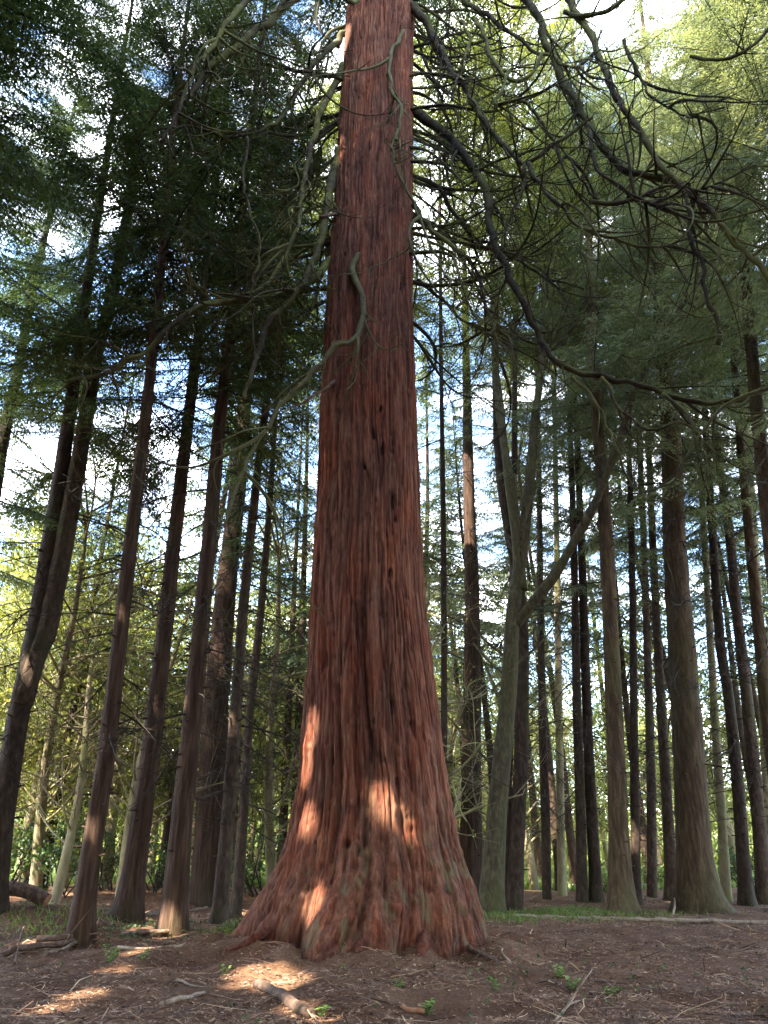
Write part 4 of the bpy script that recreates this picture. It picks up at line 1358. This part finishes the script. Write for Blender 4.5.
def sprouts():
    rng = np.random.default_rng(14)
    for px, py, h, lab in SPROUTS:
        p = ground_hit(px, py); p[2] = gz(p[0], p[1])
        t = empty("seedling", p, lab, "plant", "green seedlings on the forest floor")
        g = Geo(); gl = Geo()
        for k in range(int(rng.integers(2, 5))):
            az = rng.random() * 2 * PI
            P = wiggle(rng, (0, 0, -.01), (math.cos(az) * .5, math.sin(az) * .5, 1), h * rng.uniform(.7, 1.2), .03, .5, 0, 0)
            g.tube(P, np.linspace(.004, .002, len(P)), 4)
            for q in range(1, len(P)):
                for sd in (0, 1):
                    a2 = az + (1.4 if sd else -1.4) + rng.normal(0, .4)
                    d = np.array([math.cos(a2), math.sin(a2), rng.uniform(-.1, .6)]); d /= np.linalg.norm(d)
                    wv = np.cross(d, [0, 0, 1]); wv /= np.linalg.norm(wv)
                    l = rng.uniform(.05, .095); w_ = l * .32
                    c0 = P[q]
                    V = [c0, c0 + d * l * .4 + wv * w_, c0 + d * l * .45 - [0, 0, .006], c0 + d * l * .4 - wv * w_, c0 + d * l - [0, 0, .012]]
                    gl.add(V, [[0, 1, 2, 3]], [[1, 4, 2], [2, 4, 3]], 0, rng.uniform(.2, .9))
        g.obj("stem", [M['sprout']], t)
        gl.obj("leaves", [M['sprout']], t)


sprouts()


# ------------------------------------------------------------------ fallen wood
def stick(name, label, cat, pts, r0, r1, mat, sub=0, lift=.0, seed=0, group=None, seg=9, curl=.3):
    rng = np.random.default_rng(seed + 1000)
    P3 = []
    for q in pts:
        p = ground_hit(q[0], q[1]); h = q[2] if len(q) > 2 else 0
        p[2] = gz(p[0], p[1]) + h + r0 * .6
        P3.append(p)
    P3 = np.array(P3)
    L_ = np.linalg.norm(np.diff(P3, axis=0), axis=1).sum()
    P = catmull(P3, max(8, int(L_ / .12)))
    base = P[0].copy()
    g = Geo()
    P = P - base
    P = P + np.stack([vnoise(np.arange(len(P)) * .5, np.full(len(P), seed + k * 9.0), 81) for k in range(3)], -1) * min(.02, r0 * .5)
    twigged(g, rng, P, r0, r1, seg, sub, (.25, .9), 1, 0, curl, .16 if r0 < .06 else .07)
    o = g.obj(name, [M[mat]])
    o.location = base
    tag(o, label, cat, group)
    return o


G_ = "fallen branches on the forest floor"
stick("fallen_pole", "long straight pale pole lying across the clearing at the right", "log", [(515, 917), (560, 919), (640, 921), (720, 923), (800, 925)], .045, .06, 'palewood', 0, seed=1)
def left_log():
    g = Geo()
    P = np.array([at(x, y, 18.2) for x, y in [(-60, 884), (-20, 893), (5, 901), (25, 907), (45, 914)]])
    P[:, 2] = [float(gz(q[0], q[1])) + e for q, e in zip(P, (.62, .46, .36, .26, .12))]
    base = P[-1].copy(); P = catmull(P - base, 24)
    g.tube(P, np.linspace(.12, .155, 24), 18, 0, .5, .07, 5, cap=False)
    for k, zz in ((8, .3), (15, .22)):
        twigged(g, np.random.default_rng(k), np.array([P[k], P[k] + [0.05, -.1, zz * .6], P[k] + [.12, -.16, zz]]), .03, .012, 6, 0)
    lg = g.obj("bark", [M['deadwood']])
    t = empty("fallen_log", base, "sawn log with a reddish cut end lying at the left edge", "log")
    lg.parent = t
    d = P[-1] - P[-2]; d /= np.linalg.norm(d)
    g = Geo(); g.tube(np.array([P[-1] - d * .02, P[-1] + d * .004]), [.150, .146], 18, 0)
    g.obj("cut_end", [M['cutwood']], t)


left_log()
stick("fallen_branch", "topmost thick branch of the heap left of the slanting conifer's foot", "branch", [(35, 948, .1), (70, 945, .12), (97, 935, .12), (110, 932, .1)], .055, .04, 'deadwood', 3, seed=3, group=G_)
stick("fallen_branch", "longest brown branch of the heap, pointing to the lower left", "branch", [(0, 958, .02), (30, 951, .05), (62, 949, .04), (95, 938, .08)], .05, .05, 'deadwood', 4, seed=4, group=G_)
stick("fallen_branch", "paler branch on the near side of the heap, below the long one", "branch", [(45, 956), (72, 949, .04), (88, 940, .05), (100, 937, .03)], .035, .03, 'palewood', 2, seed=5, group=G_)
stick("fallen_branch", "thin crooked branch sticking up at the left end of the heap", "branch", [(14, 966), (17, 955, .12), (20, 948, .3)], .02, .012, 'deadwood', 3, seed=6, group=G_)
stick("fallen_branch", "dark branch lying in front of the two red-footed conifers", "branch", [(122, 935), (145, 937, .04), (170, 936, .05), (195, 931, .02)], .05, .035, 'deadwood', 5, seed=7, group=G_)
stick("fallen_branch", "pale thin stick in front of the red-brown conifer foot", "branch", [(118, 949), (140, 950), (165, 948), (186, 946)], .025, .015, 'palewood', 2, seed=8, group=G_)
stick("fallen_branch", "pale stick lying behind the shaggy trunk's foot", "branch", [(140, 916), (165, 914), (190, 912), (207, 909)], .05, .03, 'palewood', 1, seed=9, group=G_)
stick("fallen_branch", "thick broken brown stick half in the sun patch at the bottom edge", "branch", [(255, 988), (272, 995, .02), (290, 1006, .02), (312, 1019)], .05, .065, 'deadwood', 1, seed=10, group=G_)
stick("fallen_branch", "flat pale splinter of wood lying left of the sun patch", "branch", [(160, 1006), (180, 1001), (203, 995)], .03, .02, 'palewood', 0, seed=11, group=G_)
stick("fallen_branch", "curved root-like stick just right of the giant trunk's base", "branch", [(469, 950, .0), (480, 957, .05), (492, 962, .04), (502, 968)], .04, .02, 'deadwood', 1, seed=12, group=G_)
stick("fallen_branch", "thin pale hooked stick right of the curved root-like one", "branch", [(502, 949), (502, 957, .05), (508, 963, .04), (515, 969)], .014, .01, 'palewood', 0, seed=13, group=G_)
stick("fallen_branch", "short dark stick beside the low leafy seedling", "branch", [(540, 983), (555, 984, .02), (570, 994)], .022, .012, 'deadwood', 2, seed=14, group=G_)
stick("fallen_branch", "short dark bent stick in the middle of the right-hand litter", "branch", [(594, 982), (605, 984, .02), (612, 988)], .022, .016, 'deadwood', 0, seed=15, group=G_)
stick("fallen_branch", "small pale stick lying far right on the litter", "branch", [(718, 978), (727, 978), (735, 981)], .016, .012, 'palewood', 0, seed=16, group=G_)
stick("fallen_branch", "crooked pale stick left of the sun patch by the dark hollow", "branch", [(174, 982), (182, 985, .04), (192, 988, .02), (215, 990)], .016, .01, 'palewood', 1, seed=17, group=G_)
stick("fallen_branch", "reddish bark strip lying at the bottom centre", "branch", [(402, 1009), (412, 1013, .01), (422, 1015)], .035, .025, 'cutwood', 0, seed=18, group=G_)
stick("fallen_branch", "forked twig lying before the front roots of the giant trunk", "branch", [(368, 1002), (372, 992, .02), (384, 986, .03), (400, 984)], .012, .008, 'deadwood', 3, seed=19, group=G_)
stick("fallen_branch", "arched dead stick leaning up against the ribbed redwood's base", "branch", [(673, 916), (680, 905, .45), (690, 895, .9), (697, 890, 1.3)], .03, .015, 'palewood', 0, seed=20, group=G_)
stick("fallen_branch", "thin dark stick at the bottom right edge", "branch", [(735, 1019), (750, 1017, .01), (775, 1020)], .025, .02, 'deadwood', 1, seed=21, group=G_)
stick("fallen_branch", "grey twig at the bottom edge right of the sprouts", "branch", [(555, 1022), (570, 1008, .02), (583, 1000)], .016, .008, 'palewood', 2, seed=22, group=G_)


# ------------------------------------------------------------------ render settings
vs = scene.view_settings
vs.view_transform = 'Standard'; vs.look = 'None'; vs.gamma = 1; vs.use_curve_mapping = False
vs.exposure = 3.5
scene.render.engine = 'CYCLES'
cy = scene.cycles
cy.max_bounces = 7; cy.diffuse_bounces = 5; cy.glossy_bounces = 2; cy.transmission_bounces = 5; cy.transparent_max_bounces = 6
cy.use_adaptive_sampling = True; cy.adaptive_threshold = .008
cy.use_denoising = True
try:
    cy.denoiser = 'OPENIMAGEDENOISE'
except Exception:
    pass
cy.sample_clamp_indirect = 0.5
scene.render.use_persistent_data = False
